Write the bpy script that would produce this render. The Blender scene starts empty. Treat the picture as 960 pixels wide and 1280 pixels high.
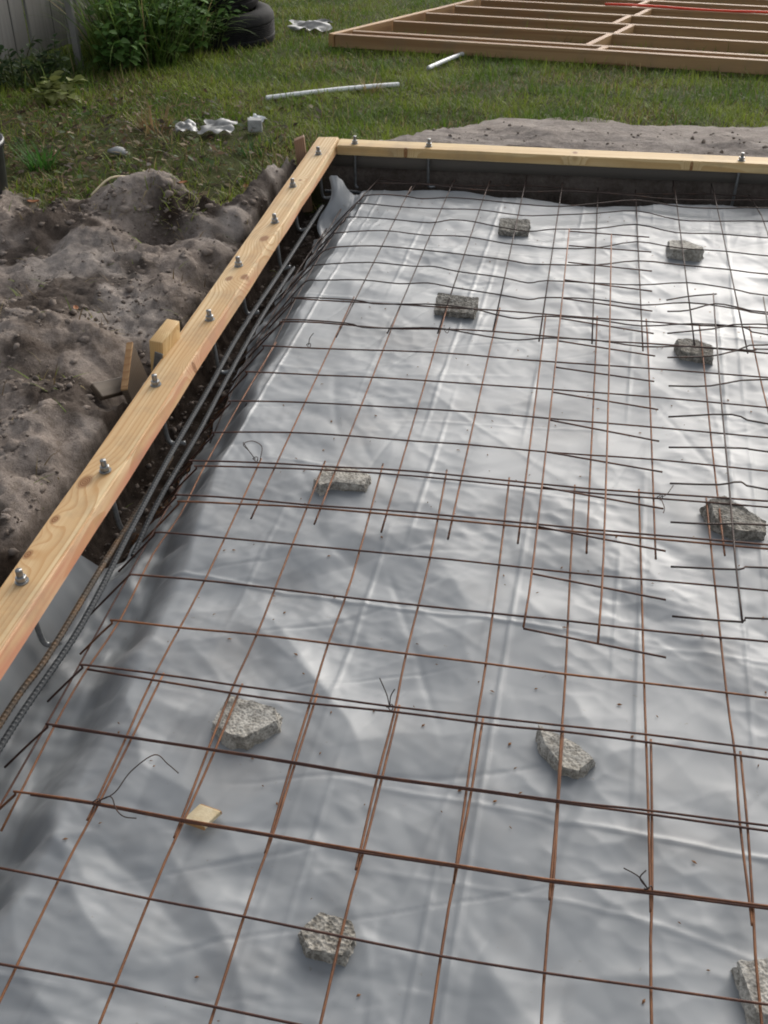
import bpy, bmesh, math, random
import numpy as np
from mathutils import Matrix, Vector

random.seed(7)
rng = np.random.default_rng(11)
SC = bpy.context.scene
COL = SC.collection
R_ = math.radians

# ------------------------------------------------------------------ camera
cam = bpy.data.cameras.new('camera')
cam.sensor_fit = 'VERTICAL'
cam.sensor_height = 36.0
cam.lens = 36.0 * 1327.85 / 1280.0
cam.clip_start = 0.05
cam.clip_end = 2000
cam_ob = bpy.data.objects.new('camera', cam)
COL.objects.link(cam_ob)
cam_ob.matrix_world = Matrix(((0.984319, -0.108357, 0.13919, 0.67334),
                              (0.176367, 0.590569, -0.787479, -1.47869),
                              (0.003128, 0.79968, 0.600419, 1.46363),
                              (0, 0, 0, 1)))
SC.camera = cam_ob

# ------------------------------------------------------------------ sky, sun, exposure
SUN_EL, SUN_AZ = R_(26), R_(16)          # azimuth clockwise from +Y (away from the viewer)
w = bpy.data.worlds.new('World')
SC.world = w
w.use_nodes = True
nt = w.node_tree
nt.nodes.clear()
sky = nt.nodes.new('ShaderNodeTexSky')
sky.sky_type = 'NISHITA'
sky.sun_disc = False
sky.sun_elevation = SUN_EL
sky.sun_rotation = SUN_AZ
sky.dust_density = 4.0
sky.air_density = 1.0
hsv = nt.nodes.new('ShaderNodeHueSaturation')     # overcast: the blue is veiled by cloud
hsv.inputs['Saturation'].default_value = 0.3
bg = nt.nodes.new('ShaderNodeBackground')
bg.inputs['Strength'].default_value = 0.15
wo = nt.nodes.new('ShaderNodeOutputWorld')
nt.links.new(sky.outputs[0], hsv.inputs['Color'])
nt.links.new(hsv.outputs[0], bg.inputs['Color'])
nt.links.new(bg.outputs[0], wo.inputs['Surface'])

sun = bpy.data.lights.new('sun', 'SUN')
sun.energy = 0.6
sun.angle = R_(56)
sun.color = (1.0, 0.98, 0.95)
sun_ob = bpy.data.objects.new('sun', sun)
COL.objects.link(sun_ob)
sd = Vector((math.sin(SUN_AZ) * math.cos(SUN_EL), math.cos(SUN_AZ) * math.cos(SUN_EL), math.sin(SUN_EL)))
sun_ob.rotation_euler = sd.to_track_quat('Z', 'Y').to_euler()
sun_ob.location = (3, 4, 8)

SC.view_settings.view_transform = 'Standard'
SC.view_settings.look = 'None'
SC.view_settings.gamma = 1.0
SC.view_settings.exposure = 0.45
SC.cycles.filter_width = 1.9

# ------------------------------------------------------------------ numpy noise
_P = rng.permutation(512)
_A = rng.random(512) * 2 * np.pi
def _grad(ix, iy, s):
    h = _P[(_P[(ix + s * 37) & 511] + iy) & 511]
    return np.cos(_A[h]), np.sin(_A[h])
def pn(x, y, s=0):
    x = np.asarray(x, float); y = np.asarray(y, float)
    ix = np.floor(x).astype(int); iy = np.floor(y).astype(int)
    fx = x - ix; fy = y - iy
    u = fx * fx * fx * (fx * (fx * 6 - 15) + 10); v = fy * fy * fy * (fy * (fy * 6 - 15) + 10)
    def d(a, b):
        gx, gy = _grad(ix + a, iy + b, s)
        return gx * (fx - a) + gy * (fy - b)
    n0 = d(0, 0) * (1 - u) + d(1, 0) * u
    n1 = d(0, 1) * (1 - u) + d(1, 1) * u
    return (n0 * (1 - v) + n1 * v) * 1.45
def fbm(x, y, o=4, s=0, g=0.5):
    a, t = 1.0, 0
    for i in range(o):
        t = t + a * pn(x, y, s + i); x = x * 2.03 + 7.1; y = y * 2.03 + 3.7; a *= g
    return t
def ss(a, b, x):
    t = np.clip((np.asarray(x, float) - a) / (b - a), 0, 1)
    return t * t * (3 - 2 * t)

# ------------------------------------------------------------------ node materials
class N:
    def __init__(s, name):
        s.m = bpy.data.materials.new(name); s.m.use_nodes = True
        s.t = s.m.node_tree; s.t.nodes.clear()
        s.out = s.t.nodes.new('ShaderNodeOutputMaterial')
        s.b = s.t.nodes.new('ShaderNodeBsdfPrincipled')
        s.t.links.new(s.b.outputs[0], s.out.inputs['Surface'])
        s.co = s.t.nodes.new('ShaderNodeTexCoord').outputs['Object']
    def n(s, kind, **kw):
        q = s.t.nodes.new(kind)
        for k, v in kw.items(): setattr(q, k, v)
        return q
    def set(s, inp, v):
        if isinstance(v, bpy.types.NodeSocket): s.t.links.new(v, inp)
        else: inp.default_value = v
    def mapping(s, scale=(1, 1, 1), loc=(0, 0, 0), rot=(0, 0, 0), src=None):
        q = s.n('ShaderNodeMapping')
        q.inputs['Scale'].default_value = scale; q.inputs['Location'].default_value = loc; q.inputs['Rotation'].default_value = rot
        s.set(q.inputs['Vector'], src or s.co); return q.outputs[0]
    def noise(s, scale=5, detail=4, rough=0.55, vec=None, dist=0.0, col=False):
        q = s.n('ShaderNodeTexNoise')
        q.inputs['Scale'].default_value = scale; q.inputs['Detail'].default_value = detail
        q.inputs['Roughness'].default_value = rough; q.inputs['Distortion'].default_value = dist
        s.set(q.inputs['Vector'], vec or s.co); return q.outputs['Color' if col else 'Fac']
    def vor(s, scale=5, feature='F1', vec=None, out='Distance'):
        q = s.n('ShaderNodeTexVoronoi', feature=feature); q.inputs['Scale'].default_value = scale
        s.set(q.inputs['Vector'], vec or s.co); return q.outputs[out]
    def ramp(s, fac, stops, interp='LINEAR'):
        q = s.n('ShaderNodeValToRGB'); cr = q.color_ramp; cr.interpolation = interp
        while len(cr.elements) < len(stops): cr.elements.new(0.5)
        for e, (p, c) in zip(cr.elements, stops):
            e.position = p; e.color = (c, c, c, 1) if isinstance(c, (int, float)) else (*c, 1)
        s.set(q.inputs[0], fac); return q.outputs[0]
    def math(s, op, a, b=0.0, c=0.0, clamp=False):
        q = s.n('ShaderNodeMath', operation=op, use_clamp=clamp)
        s.set(q.inputs[0], a); s.set(q.inputs[1], b); s.set(q.inputs[2], c); return q.outputs[0]
    def vmath(s, op, a, b=(0, 0, 0), out=0):
        q = s.n('ShaderNodeVectorMath', operation=op)
        s.set(q.inputs[0], a); s.set(q.inputs[1], b); return q.outputs[out]
    def mix(s, fac, a, b, mode='MIX'):
        q = s.n('ShaderNodeMix', data_type='RGBA', blend_type=mode)
        s.set(q.inputs['Factor'], fac)
        s.set(q.inputs['A'], (*a, 1) if isinstance(a, tuple) and len(a) == 3 else a)
        s.set(q.inputs['B'], (*b, 1) if isinstance(b, tuple) and len(b) == 3 else b)
        return q.outputs['Result']
    def sep(s, v):
        q = s.n('ShaderNodeSeparateXYZ'); s.set(q.inputs[0], v); return q.outputs
    def bump(s, h, strength=0.3, dist=0.01):
        q = s.n('ShaderNodeBump'); q.inputs['Strength'].default_value = strength; q.inputs['Distance'].default_value = dist
        s.set(q.inputs['Height'], h); s.t.links.new(q.outputs[0], s.b.inputs['Normal'])
    def attr(s, name):
        q = s.n('ShaderNodeAttribute', attribute_name=name); return q
    def base(s, c, rough=0.7, metal=0.0, spec=0.5):
        s.set(s.b.inputs['Base Color'], (*c, 1) if isinstance(c, tuple) and len(c) == 3 else c)
        s.set(s.b.inputs['Roughness'], rough); s.set(s.b.inputs['Metallic'], metal)
        s.b.inputs['Specular IOR Level'].default_value = spec
        return s.m

def m_simple(name, c1, c2, scale=20, rough=0.7, metal=0.0, bump=0.2, spec=0.4):
    k = N(name); f = k.noise(scale, 5, 0.6)
    c = k.ramp(f, [(0.3, c1), (0.7, c2)])
    k.bump(k.noise(scale * 3, 3), bump, 0.003)
    return k.base(c, rough, metal, spec)

def m_wood(name, light, dark, axis='Y', knots=(), stain=None, grey=0.0, ringscale=150, seed=0.0, cx=0.0):
    """flat sawn softwood: the growth rings of a log whose centre lies below the board"""
    k = N(name)
    perm = {'Y': (0, 0, 0), 'X': (0, 0, R_(90)), 'Z': (R_(90), 0, 0)}[axis]
    p = k.mapping((1, 1, 1), (seed, seed * 1.7, 0), perm) if axis != 'Y' else k.mapping((1, 1, 1), (0, seed, 0))
    x, y, z = k.sep(p)[:3]
    wob = k.noise(1.0, 3, 0.5, k.mapping((9, 0.5, 9), (seed, 0, 0), src=p))
    fine = k.noise(1.0, 4, 0.6, k.mapping((220, 4, 220), src=p))
    rr = k.math('SQRT', k.math('ADD', k.math('POWER', k.math('SUBTRACT', x, cx), 2.0), k.math('POWER', k.math('ADD', z, 0.055), 2.0)))
    ph = k.math('ADD', rr, k.math('MULTIPLY', k.math('SUBTRACT', wob, 0.5), 0.024))
    kmask = None
    for (kx, ky, kz, kr) in knots:
        d = k.vmath('LENGTH', k.vmath('MULTIPLY', k.vmath('SUBTRACT', k.co, (kx, ky, kz)), (1, 0.62, 0.25)), out='Value')
        e = k.math('POWER', 2.718, k.math('MULTIPLY', k.math('MULTIPLY', d, d), -1.0 / (2 * (kr * 1.9) ** 2)))
        ph = k.math('ADD', ph, k.math('MULTIPLY', e, 0.035))
        mk = k.math('MULTIPLY', k.ramp(k.math('DIVIDE', d, kr), [(0.55, 1.0), (1.0, 0.0)]), k.math('ADD', 0.8, k.math('MULTIPLY', k.math('SINE', k.math('MULTIPLY', d, 1500.0)), 0.2)))
        kmask = mk if kmask is None else k.math('MAXIMUM', kmask, mk)
    s = k.math('FRACT', k.math('MULTIPLY', ph, float(ringscale)))
    late = k.ramp(s, [(0.0, 0.05), (0.55, 0.25), (0.86, 1.0), (0.97, 0.9), (1.0, 0.05)])
    broad = k.noise(1.0, 3, 0.5, k.mapping((22, 0.55, 22), (3 + seed, 0, 0), src=p))
    f = k.math('ADD', k.math('MULTIPLY', late, 0.7), k.math('MULTIPLY', k.math('SUBTRACT', fine, 0.42), 0.6))
    c = k.mix(k.math('MAXIMUM', f, 0.0, clamp=True), light, dark)
    amber = tuple(0.42 * a + 0.58 * b for a, b in zip(light, dark))
    c = k.mix(k.ramp(broad, [(0.44, 0.0), (0.57, 0.9)]), c, k.mix(k.math('MULTIPLY', f, 0.8, clamp=True), amber, dark))
    if stain:
        (sx, sc) = stain
        xm = k.ramp(k.math('ADD', k.math('SUBTRACT', k.sep(k.co)[0], sx), k.math('MULTIPLY', k.math('SUBTRACT', wob, 0.5), 0.02)), [(0.0, 0.0), (0.010, 1.0)])
        c = k.mix(k.math('MULTIPLY', xm, k.ramp(k.noise(1, 3, 0.5, k.mapping((20, 2.2, 20), (5, 0, 0), src=p)), [(0.4, 0.15), (0.6, 0.85)])), c, sc)
    dirt = k.noise(6, 5, 0.65)
    c = k.mix(k.ramp(dirt, [(0.50, 0.0), (0.74, 0.42)]), c, (0.2, 0.16, 0.11))
    if kmask is not None: c = k.mix(kmask, c, (0.20, 0.075, 0.022))
    if grey: c = k.mix(grey, c, (0.2, 0.19, 0.175))
    k.bump(k.math('ADD', late, fine), 0.18, 0.0012)
    return k.base(c, 0.62, 0.0, 0.3)

M = {}
M['wood'] = m_wood('wood_light', (0.72, 0.56, 0.33), (0.45, 0.235, 0.08), 'Y',
    knots=[(-0.022, 0.33, 0.019, 0.020), (-0.035, 0.064, 0.019, 0.012), (-0.030, 0.186, 0.019, 0.012), (0.006, 1.744, 0.019, 0.019), (-0.018, 1.425, 0.019, 0.014), (0.027, 1.44, 0.019, 0.015), (-0.01, 2.30, 0.019, 0.007), (0.043, 0.9, 0.0, 0.008)],
    stain=(0.034, (0.50, 0.20, 0.12)), ringscale=105, cx=-0.085)
M['wood_far'] = m_wood('wood_far', (0.72, 0.55, 0.29), (0.48, 0.29, 0.11), 'X', knots=[(0.28, -0.044, 0.0, 0.010), (1.40, -0.044, -0.006, 0.008), (0.95, 0.0, 0.019, 0.012)], seed=2.3, cx=0.08, ringscale=120)
M['wood_old'] = m_wood('wood_weathered', (0.15, 0.125, 0.10), (0.07, 0.055, 0.042), 'X', grey=0.45, seed=4.1)
M['wood_stake'] = m_wood('wood_stake', (0.62, 0.45, 0.22), (0.42, 0.24, 0.085), 'Z', knots=[(0.022, 0.03, -0.03, 0.013)], seed=1.2)
M['wood_stake_red'] = m_wood('wood_stake_red', (0.36, 0.23, 0.15), (0.22, 0.11, 0.06), 'Z', seed=3.2)
M['stud_x'] = m_wood('stud_wood', (0.40, 0.255, 0.125), (0.20, 0.092, 0.04), 'X', seed=6.0, ringscale=120)
M['stud_y'] = m_wood('plate_wood', (0.48, 0.30, 0.14), (0.26, 0.12, 0.048), 'Y', seed=7.0, ringscale=120)
M['dark_plank'] = m_wood('wood_dark', (0.16, 0.12, 0.085), (0.07, 0.05, 0.035), 'Y', seed=8.0)
M['fence'] = m_wood('fence_grey', (0.27, 0.26, 0.245), (0.14, 0.135, 0.128), 'Z', grey=0.5, seed=9.0)

def m_wire(name, dark, orange, amt):
    k = N(name)
    f = k.noise(35, 5, 0.7)
    f2 = k.noise(4, 3, 0.6)
    c = k.mix(k.ramp(k.math('ADD', k.math('MULTIPLY', f, 0.6), k.math('MULTIPLY', f2, 0.4)), [(0.5 - amt, 0.0), (0.78 - amt, 1.0)]), dark, orange)
    k.bump(k.noise(400, 3), 0.25, 0.0006)
    return k.base(c, 0.62, 0.25, 0.4)
M['rust'] = m_wire('rusty_wire', (0.10, 0.042, 0.025), (0.29, 0.115, 0.042), 0.10)
M['rust_dark'] = m_wire('dark_rusty_wire', (0.060, 0.027, 0.020), (0.19, 0.075, 0.032), 0.02)
M['rust_orange'] = m_wire('orange_rusty_wire', (0.12, 0.050, 0.024), (0.27, 0.115, 0.045), 0.08)
M['black_wire'] = m_wire('black_wire', (0.045, 0.029, 0.024), (0.15, 0.07, 0.04), 0.0)
M['rebar'] = m_wire('grey_rebar', (0.045, 0.049, 0.053), (0.16, 0.08, 0.035), -0.10)
M['rebar_rust'] = m_wire('brown_rebar', (0.065, 0.052, 0.04), (0.21, 0.11, 0.04), 0.06)
M['zinc'] = m_simple('zinc_steel', (0.22, 0.225, 0.23), (0.40, 0.41, 0.41), 60, 0.38, 0.85, 0.1)
M['zinc_dull'] = m_simple('dull_galvanised', (0.20, 0.215, 0.22), (0.36, 0.375, 0.38), 40, 0.5, 0.6, 0.1)

# polythene sheet: grey translucent film with soil dust
k = N('polythene')
dust = k.noise(3.0, 6, 0.6)
spot = k.noise(60, 3, 0.6)
c = k.mix(k.ramp(k.noise(1.6, 4, 0.55), [(0.35, 0.0), (0.7, 1.0)]), (0.222, 0.236, 0.246), (0.272, 0.285, 0.293))
c = k.mix(k.ramp(dust, [(0.52, 0.0), (0.75, 0.35)]), c, (0.20, 0.175, 0.15))
c = k.mix(k.ramp(spot, [(0.70, 0.0), (0.76, 0.5)]), c, (0.16, 0.13, 0.10))
rg = k.ramp(dust, [(0.3, 0.37), (0.75, 0.50)])
rid = k.n('ShaderNodeTexNoise', noise_type='RIDGED_MULTIFRACTAL'); rid.inputs['Scale'].default_value = 9.0; rid.inputs['Detail'].default_value = 5; rid.inputs['Roughness'].default_value = 0.55; rid.inputs['Distortion'].default_value = 0.5
k.t.links.new(k.mapping((1.3, 0.8, 1), rot=(0, 0, 0.5)), rid.inputs['Vector'])
k.bump(rid.outputs['Fac'], 0.12, 0.002)
k.b.inputs['IOR'].default_value = 1.56
M['plastic'] = k.base(c, rg, 0.0, 0.5)
k = N('clear_plastic_scrap')
M['scrap'] = k.base(k.ramp(k.noise(18, 4), [(0.35, (0.09, 0.09, 0.083)), (0.65, (0.25, 0.25, 0.238))]), 0.35)

# earth: sandy grey brown soil; the attribute says where dry sand, dark topsoil with painted trench shade and lawn litter lie
k = N('soil')
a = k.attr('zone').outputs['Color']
sand_m, damp_shade_m, lawn_m = k.n('ShaderNodeSeparateColor'), None, None
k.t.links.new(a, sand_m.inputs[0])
n1 = k.noise(7, 8, 0.65); n2 = k.noise(60, 6, 0.7); n3 = k.noise(300, 3, 0.7)
mm = k.math('ADD', k.math('MULTIPLY', n1, 0.45), k.math('ADD', k.math('MULTIPLY', n2, 0.35), k.math('MULTIPLY', n3, 0.2)))
c = k.ramp(mm, [(0.32, (0.062, 0.047, 0.036)), (0.44, (0.18, 0.146, 0.121)), (0.56, (0.30, 0.252, 0.217)), (0.70, (0.44, 0.39, 0.345))])
cs = k.ramp(mm, [(0.35, (0.19, 0.163, 0.143)), (0.53, (0.34, 0.30, 0.268)), (0.7, (0.45, 0.41, 0.372))])
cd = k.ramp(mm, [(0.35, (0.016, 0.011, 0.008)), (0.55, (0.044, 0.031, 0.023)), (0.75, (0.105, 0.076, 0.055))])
cl = k.ramp(mm, [(0.33, (0.028, 0.032, 0.009)), (0.55, (0.066, 0.072, 0.022)), (0.75, (0.13, 0.115, 0.05))])
c = k.mix(sand_m.outputs[0], c, cs)
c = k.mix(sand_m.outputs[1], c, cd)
c = k.mix(sand_m.outputs[2], c, cl)
k.bump(k.math('ADD', n2, k.math('MULTIPLY', n3, 0.5)), 0.7, 0.012)
M['soil'] = k.base(c, 0.95, 0.0, 0.12)
M['clod'] = m_simple('soil_clod', (0.11, 0.088, 0.072), (0.25, 0.21, 0.18), 12, 0.95, 0, 0.6, 0.1)
M['root'] = m_simple('root', (0.11, 0.05, 0.025), (0.27, 0.14, 0.065), 30, 0.85, 0, 0.2, 0.2)

k = N('concrete_chunk')
agg = k.vor(170); sp = k.noise(90, 5, 0.7)
c = k.mix(k.ramp(agg, [(0.1, 0.0), (0.5, 1.0)]), (0.30, 0.28, 0.245), (0.56, 0.53, 0.47))
c = k.mix(k.ramp(sp, [(0.35, 0.75), (0.6, 0.0)]), c, (0.10, 0.09, 0.075))
c = k.mix(k.ramp(k.noise(9, 4), [(0.45, 0.0), (0.7, 0.6)]), c, (0.21, 0.185, 0.14))
k.bump(k.math('ADD', agg, sp), 0.5, 0.004)
M['concrete'] = k.base(c, 0.92, 0.0, 0.2)
k = N('mossy_concrete')
agg = k.vor(150); sp = k.noise(70, 5, 0.7)
c = k.mix(k.ramp(agg, [(0.1, 0.0), (0.5, 1.0)]), (0.24, 0.222, 0.193), (0.46, 0.43, 0.375))
c = k.mix(k.ramp(sp, [(0.4, 0.7), (0.62, 0.0)]), c, (0.07, 0.06, 0.045))
k.bump(k.math('ADD', agg, sp), 0.8, 0.005)
M['concrete_dark'] = k.base(c, 0.95, 0.0, 0.15)

def m_leaf(name, mulc=1.0, rough=0.6):
    k = N(name)
    a = k.attr('Color').outputs['Color']
    k.t.links.new(a, k.b.inputs['Base Color'])
    k.b.inputs['Roughness'].default_value = rough
    k.b.inputs['Specular IOR Level'].default_value = 0.25
    # light passing through thin leaves
    tr = k.n('ShaderNodeBsdfTranslucent'); k.t.links.new(a, tr.inputs['Color'])
    mx = k.n('ShaderNodeMixShader'); mx.inputs[0].default_value = 0.36
    k.t.links.new(k.b.outputs[0], mx.inputs[1]); k.t.links.new(tr.outputs[0], mx.inputs[2])
    k.t.links.new(mx.outputs[0], k.out.inputs['Surface'])
    return k.m
M['leaf'] = m_leaf('leaf')
M['rubber'] = m_simple('tyre_rubber', (0.008, 0.008, 0.009), (0.022, 0.021, 0.02), 30, 0.8, 0, 0.2, 0.2)
M['black_plastic'] = m_simple('black_plastic', (0.014, 0.015, 0.018), (0.03, 0.032, 0.036), 20, 0.4, 0, 0.1, 0.5)
M['pvc'] = m_simple('white_pvc', (0.62, 0.63, 0.64), (0.78, 0.79, 0.79), 12, 0.4, 0, 0.05)
M['red'] = m_simple('red_plastic', (0.75, 0.05, 0.025), (0.85, 0.09, 0.04), 8, 0.5, 0, 0.1)
M['grey_block'] = m_simple('grey_block', (0.27, 0.27, 0.265), (0.42, 0.42, 0.41), 40, 0.9, 0, 0.5)
M['chip'] = m_simple('chip_cream', (0.60, 0.47, 0.27), (0.76, 0.66, 0.46), 50, 0.7, 0, 0.3)
M['chip_edge'] = m_simple('chip_edge', (0.28, 0.14, 0.05), (0.42, 0.24, 0.10), 60, 0.8, 0, 0.3)
M['dryleaf'] = m_simple('dry_leaf', (0.33, 0.12, 0.05), (0.50, 0.25, 0.12), 40, 0.7, 0, 0.2)

# ------------------------------------------------------------------ objects
ROOT = {}
def link(o):
    COL.objects.link(o); return o
def tag(o, label=None, cat=None, group=None, kind=None):
    if label: o['label'] = label
    if cat: o['category'] = cat
    if group: o['group'] = group
    if kind: o['kind'] = kind
    return o
def thing(name, label, cat, loc=(0, 0, 0), group=None):
    o = link(bpy.data.objects.new(name, None)); o.location = loc; o.empty_display_size = 0.05
    ROOT[o.name] = Vector(loc)
    return tag(o, label, cat, group)
def root_of(o):
    while o.parent: o = o.parent
    return o
def put(name, V, F, mat, parent=None, smooth=False, loc=None, col=None):
    """world-space vertices -> one mesh object; under a thing they become local to its base"""
    V = np.asarray(V, float)
    off = np.array(loc if loc is not None else (0, 0, 0), float)
    if parent is not None: off = np.array(ROOT[root_of(parent).name])
    V = V - off
    me = bpy.data.meshes.new(name)
    if isinstance(F, np.ndarray):
        nf, kf = F.shape
        me.vertices.add(len(V)); me.vertices.foreach_set('co', V.astype(np.float32).ravel())
        me.loops.add(nf * kf); me.loops.foreach_set('vertex_index', F.astype(np.int32).ravel())
        me.polygons.add(nf); me.polygons.foreach_set('loop_start', np.arange(0, nf * kf, kf, dtype=np.int32))
        me.update(calc_edges=True)
    else:
        me.from_pydata([tuple(v) for v in V], [], [tuple(f) for f in F]); me.update()
    if smooth: me.polygons.foreach_set('use_smooth', np.ones(len(me.polygons), bool))
    if col is not None:
        at = me.color_attributes.new('Color', 'FLOAT_COLOR', 'POINT')
        at.data.foreach_set('color', np.c_[col, np.ones(len(col))].astype(np.float32).ravel())
    if mat is not None: me.materials.append(mat)
    o = link(bpy.data.objects.new(name, me))
    if parent is not None: o.parent = parent
    elif loc is not None:
        o.location = loc; ROOT[o.name] = Vector(loc)
    else: ROOT[o.name] = Vector((0, 0, 0))
    return o
def put_bm(name, bm, mat, parent=None, smooth=False, loc=None):
    bm.verts.index_update()
    V = [v.co[:] for v in bm.verts]; F = [[v.index for v in f.verts] for f in bm.faces]
    bm.free()
    return put(name, V, F, mat, parent, smooth, loc)
def join(*parts):
    V, F, n = [], [], 0
    for v, f in parts:
        V += [tuple(q) for q in v]; F += [tuple(i + n for i in g) for g in f]; n += len(v)
    return V, F
def tube(pts, r, n=6, cap=True):
    P = np.asarray(pts, float); m = len(P)
    rr = np.broadcast_to(np.asarray(r, float), (m,))
    T = np.gradient(P, axis=0); T /= np.linalg.norm(T, axis=1)[:, None] + 1e-12
    up = np.array((0, 0, 1.0)) if abs(T[0][2]) < 0.9 else np.array((1.0, 0, 0))
    V = []
    for i in range(m):
        a = np.cross(T[i], up); a /= np.linalg.norm(a) + 1e-12; b = np.cross(a, T[i]); up = b
        for j in range(n):
            t = 2 * math.pi * j / n
            V.append(P[i] + rr[i] * (math.cos(t) * a + math.sin(t) * b))
    F = [(i * n + j, i * n + (j + 1) % n, (i + 1) * n + (j + 1) % n, (i + 1) * n + j) for i in range(m - 1) for j in range(n)]
    if cap: F += [tuple(range(n - 1, -1, -1)), tuple((m - 1) * n + j for j in range(n))]
    return V, F
def smooth_path(pts, sub=4):
    P = np.asarray(pts, float)
    if len(P) < 3: 
        t = np.linspace(0, 1, max(2, sub * 3))[:, None]; return P[0] * (1 - t) + P[-1] * t
    Q = np.vstack([2 * P[0] - P[1], P, 2 * P[-1] - P[-2]]); out = []
    for i in range(1, len(Q) - 2):
        for j in range(sub):
            t = j / sub; a, b, c, d = Q[i - 1], Q[i], Q[i + 1], Q[i + 2]
            out.append(0.5 * (2 * b + (c - a) * t + (2 * a - 5 * b + 4 * c - d) * t * t + (3 * b - a - 3 * c + d) * t ** 3))
    out.append(P[-1]); return np.array(out)
def boxbm(sx, sy, sz, bev=0.003, seg=2, cuts=0, axis=1):
    bm = bmesh.new(); bmesh.ops.create_cube(bm, size=1.0)
    bmesh.ops.scale(bm, vec=(sx, sy, sz), verts=bm.verts)
    if cuts:
        es = [e for e in bm.edges if abs((e.verts[0].co - e.verts[1].co)[axis]) > 1e-5]
        bmesh.ops.subdivide_edges(bm, edges=es, cuts=cuts)
    if bev:
        es = [e for e in bm.edges if len(e.link_faces) == 2 and e.calc_face_angle(0) > 0.5]
        bmesh.ops.bevel(bm, geom=es, offset=bev, segments=seg, affect='EDGES', profile=0.5)
    return bm
def xf(bm, m):
    bmesh.ops.transform(bm, matrix=m, verts=bm.verts); return bm
def frame_mat(origin, xdir, ydir):
    x = Vector(xdir).normalized(); y = Vector(ydir); y = (y - x * y.dot(x)).normalized(); z = x.cross(y)
    m = Matrix((x, y, z)).transposed().to_4x4(); m.translation = Vector(origin); return m
def lathe(profile, n=24, center=(0, 0, 0)):
    V, F = [], []
    for r, z in profile:
        for j in range(n):
            t = 2 * math.pi * j / n; V.append((center[0] + r * math.cos(t), center[1] + r * math.sin(t), center[2] + z))
    m = len(profile)
    for i in range(m - 1):
        for j in range(n): F.append((i * n + j, i * n + (j + 1) % n, (i + 1) * n + (j + 1) % n, (i + 1) * n + j))
    return V, F
# measured geometry in metres (x along the slab edge, y away from the viewer, mesh plane z = 0)
S0r = [
    [(-0.136, -0.156), (0.043, -0.162), (0.232, -0.167), (0.461, -0.158), (0.647, -0.156), (0.762, -0.150), (0.915, -0.148), (1.124, -0.149)],
    [(-0.141, -0.304), (-0.003, -0.305), (0.150, -0.307), (0.304, -0.309), (0.457, -0.313), (0.611, -0.311), (0.790, -0.310), (0.916, -0.308), (1.108, -0.306)],
    [(-0.113, -0.454), (-0.000, -0.453), (0.153, -0.460), (0.306, -0.462), (0.456, -0.466), (0.612, -0.465), (0.763, -0.466), (0.915, -0.459), (1.067, -0.454)],
    [(-0.099, -0.594), (-0.000, -0.597), (0.151, -0.604), (0.304, -0.607), (0.462, -0.614), (0.610, -0.618), (0.761, -0.617), (0.913, -0.613), (1.064, -0.609)],
    [(-0.024, -0.745), (-0.001, -0.745), (0.150, -0.746), (0.306, -0.751)],
]
S1r = [
    [(-0.133, -0.451), (-0.002, -0.449), (0.152, -0.455), (0.305, -0.458), (0.455, -0.460), (0.612, -0.460), (0.762, -0.461), (0.915, -0.453), (1.068, -0.448)],
    [(-0.143, -0.300), (-0.004, -0.302), (0.149, -0.304), (0.303, -0.305), (0.456, -0.309), (0.611, -0.307), (0.790, -0.305), (0.916, -0.299), (1.109, -0.294)],
    [(-0.139, -0.149), (0.038, -0.147), (0.148, -0.149), (0.302, -0.148), (0.459, -0.149), (0.646, -0.143), (0.764, -0.139), (0.915, -0.133), (1.126, -0.130)],
    [(-0.133, -0.016), (0.010, -0.012), (0.155, -0.004), (0.301, -0.003), (0.457, -0.004), (0.613, -0.002), (0.766, -0.004), (0.914, -0.001), (1.066, 0.002), (1.147, 0.002)],
    [(-0.156, 0.124), (-0.136, 0.127), (0.046, 0.137), (0.321, 0.136), (0.609, 0.143), (0.765, 0.148), (0.914, 0.147), (1.068, 0.153), (1.164, 0.158)],
    [(-0.150, 0.274), (-0.071, 0.279), (0.430, 0.297), (0.610, 0.299), (0.763, 0.300), (0.914, 0.305), (1.065, 0.313), (1.181, 0.316)],
    [(-0.134, 0.396), (0.001, 0.411), (0.160, 0.428), (0.409, 0.436), (0.806, 0.446), (1.188, 0.461)],
    [(-0.139, 0.544), (0.039, 0.569), (0.186, 0.584), (0.385, 0.595), (0.802, 0.603), (1.204, 0.619)],
]
S1c = [
    [(-0.001, -0.450), (-0.003, -0.304), (-0.007, -0.145), (0.002, 0.151), (-0.003, 0.571)],
    [(0.152, -0.457), (0.150, -0.305), (0.149, -0.153), (0.155, -0.004), (0.155, 0.179), (0.154, 0.589)],
    [(0.306, -0.459), (0.303, -0.307), (0.302, -0.150), (0.301, -0.003), (0.307, 0.208), (0.297, 0.605)],
    [(0.456, -0.463), (0.456, -0.311), (0.460, -0.155), (0.457, -0.004), (0.461, 0.296), (0.454, 0.613)],
    [(0.612, -0.462), (0.611, -0.309), (0.611, -0.153), (0.613, -0.002), (0.611, 0.324), (0.606, 0.610)],
    [(0.762, -0.462), (0.765, -0.306), (0.765, -0.147), (0.766, -0.004), (0.763, 0.344), (0.762, 0.609)],
    [(0.916, -0.456), (0.916, -0.302), (0.915, -0.140), (0.914, -0.001), (0.913, 0.371), (0.912, 0.619)],
    [(1.067, -0.451), (1.065, -0.294), (1.069, -0.137), (1.066, 0.002), (1.066, 0.399), (1.067, 0.620)],
]
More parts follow.
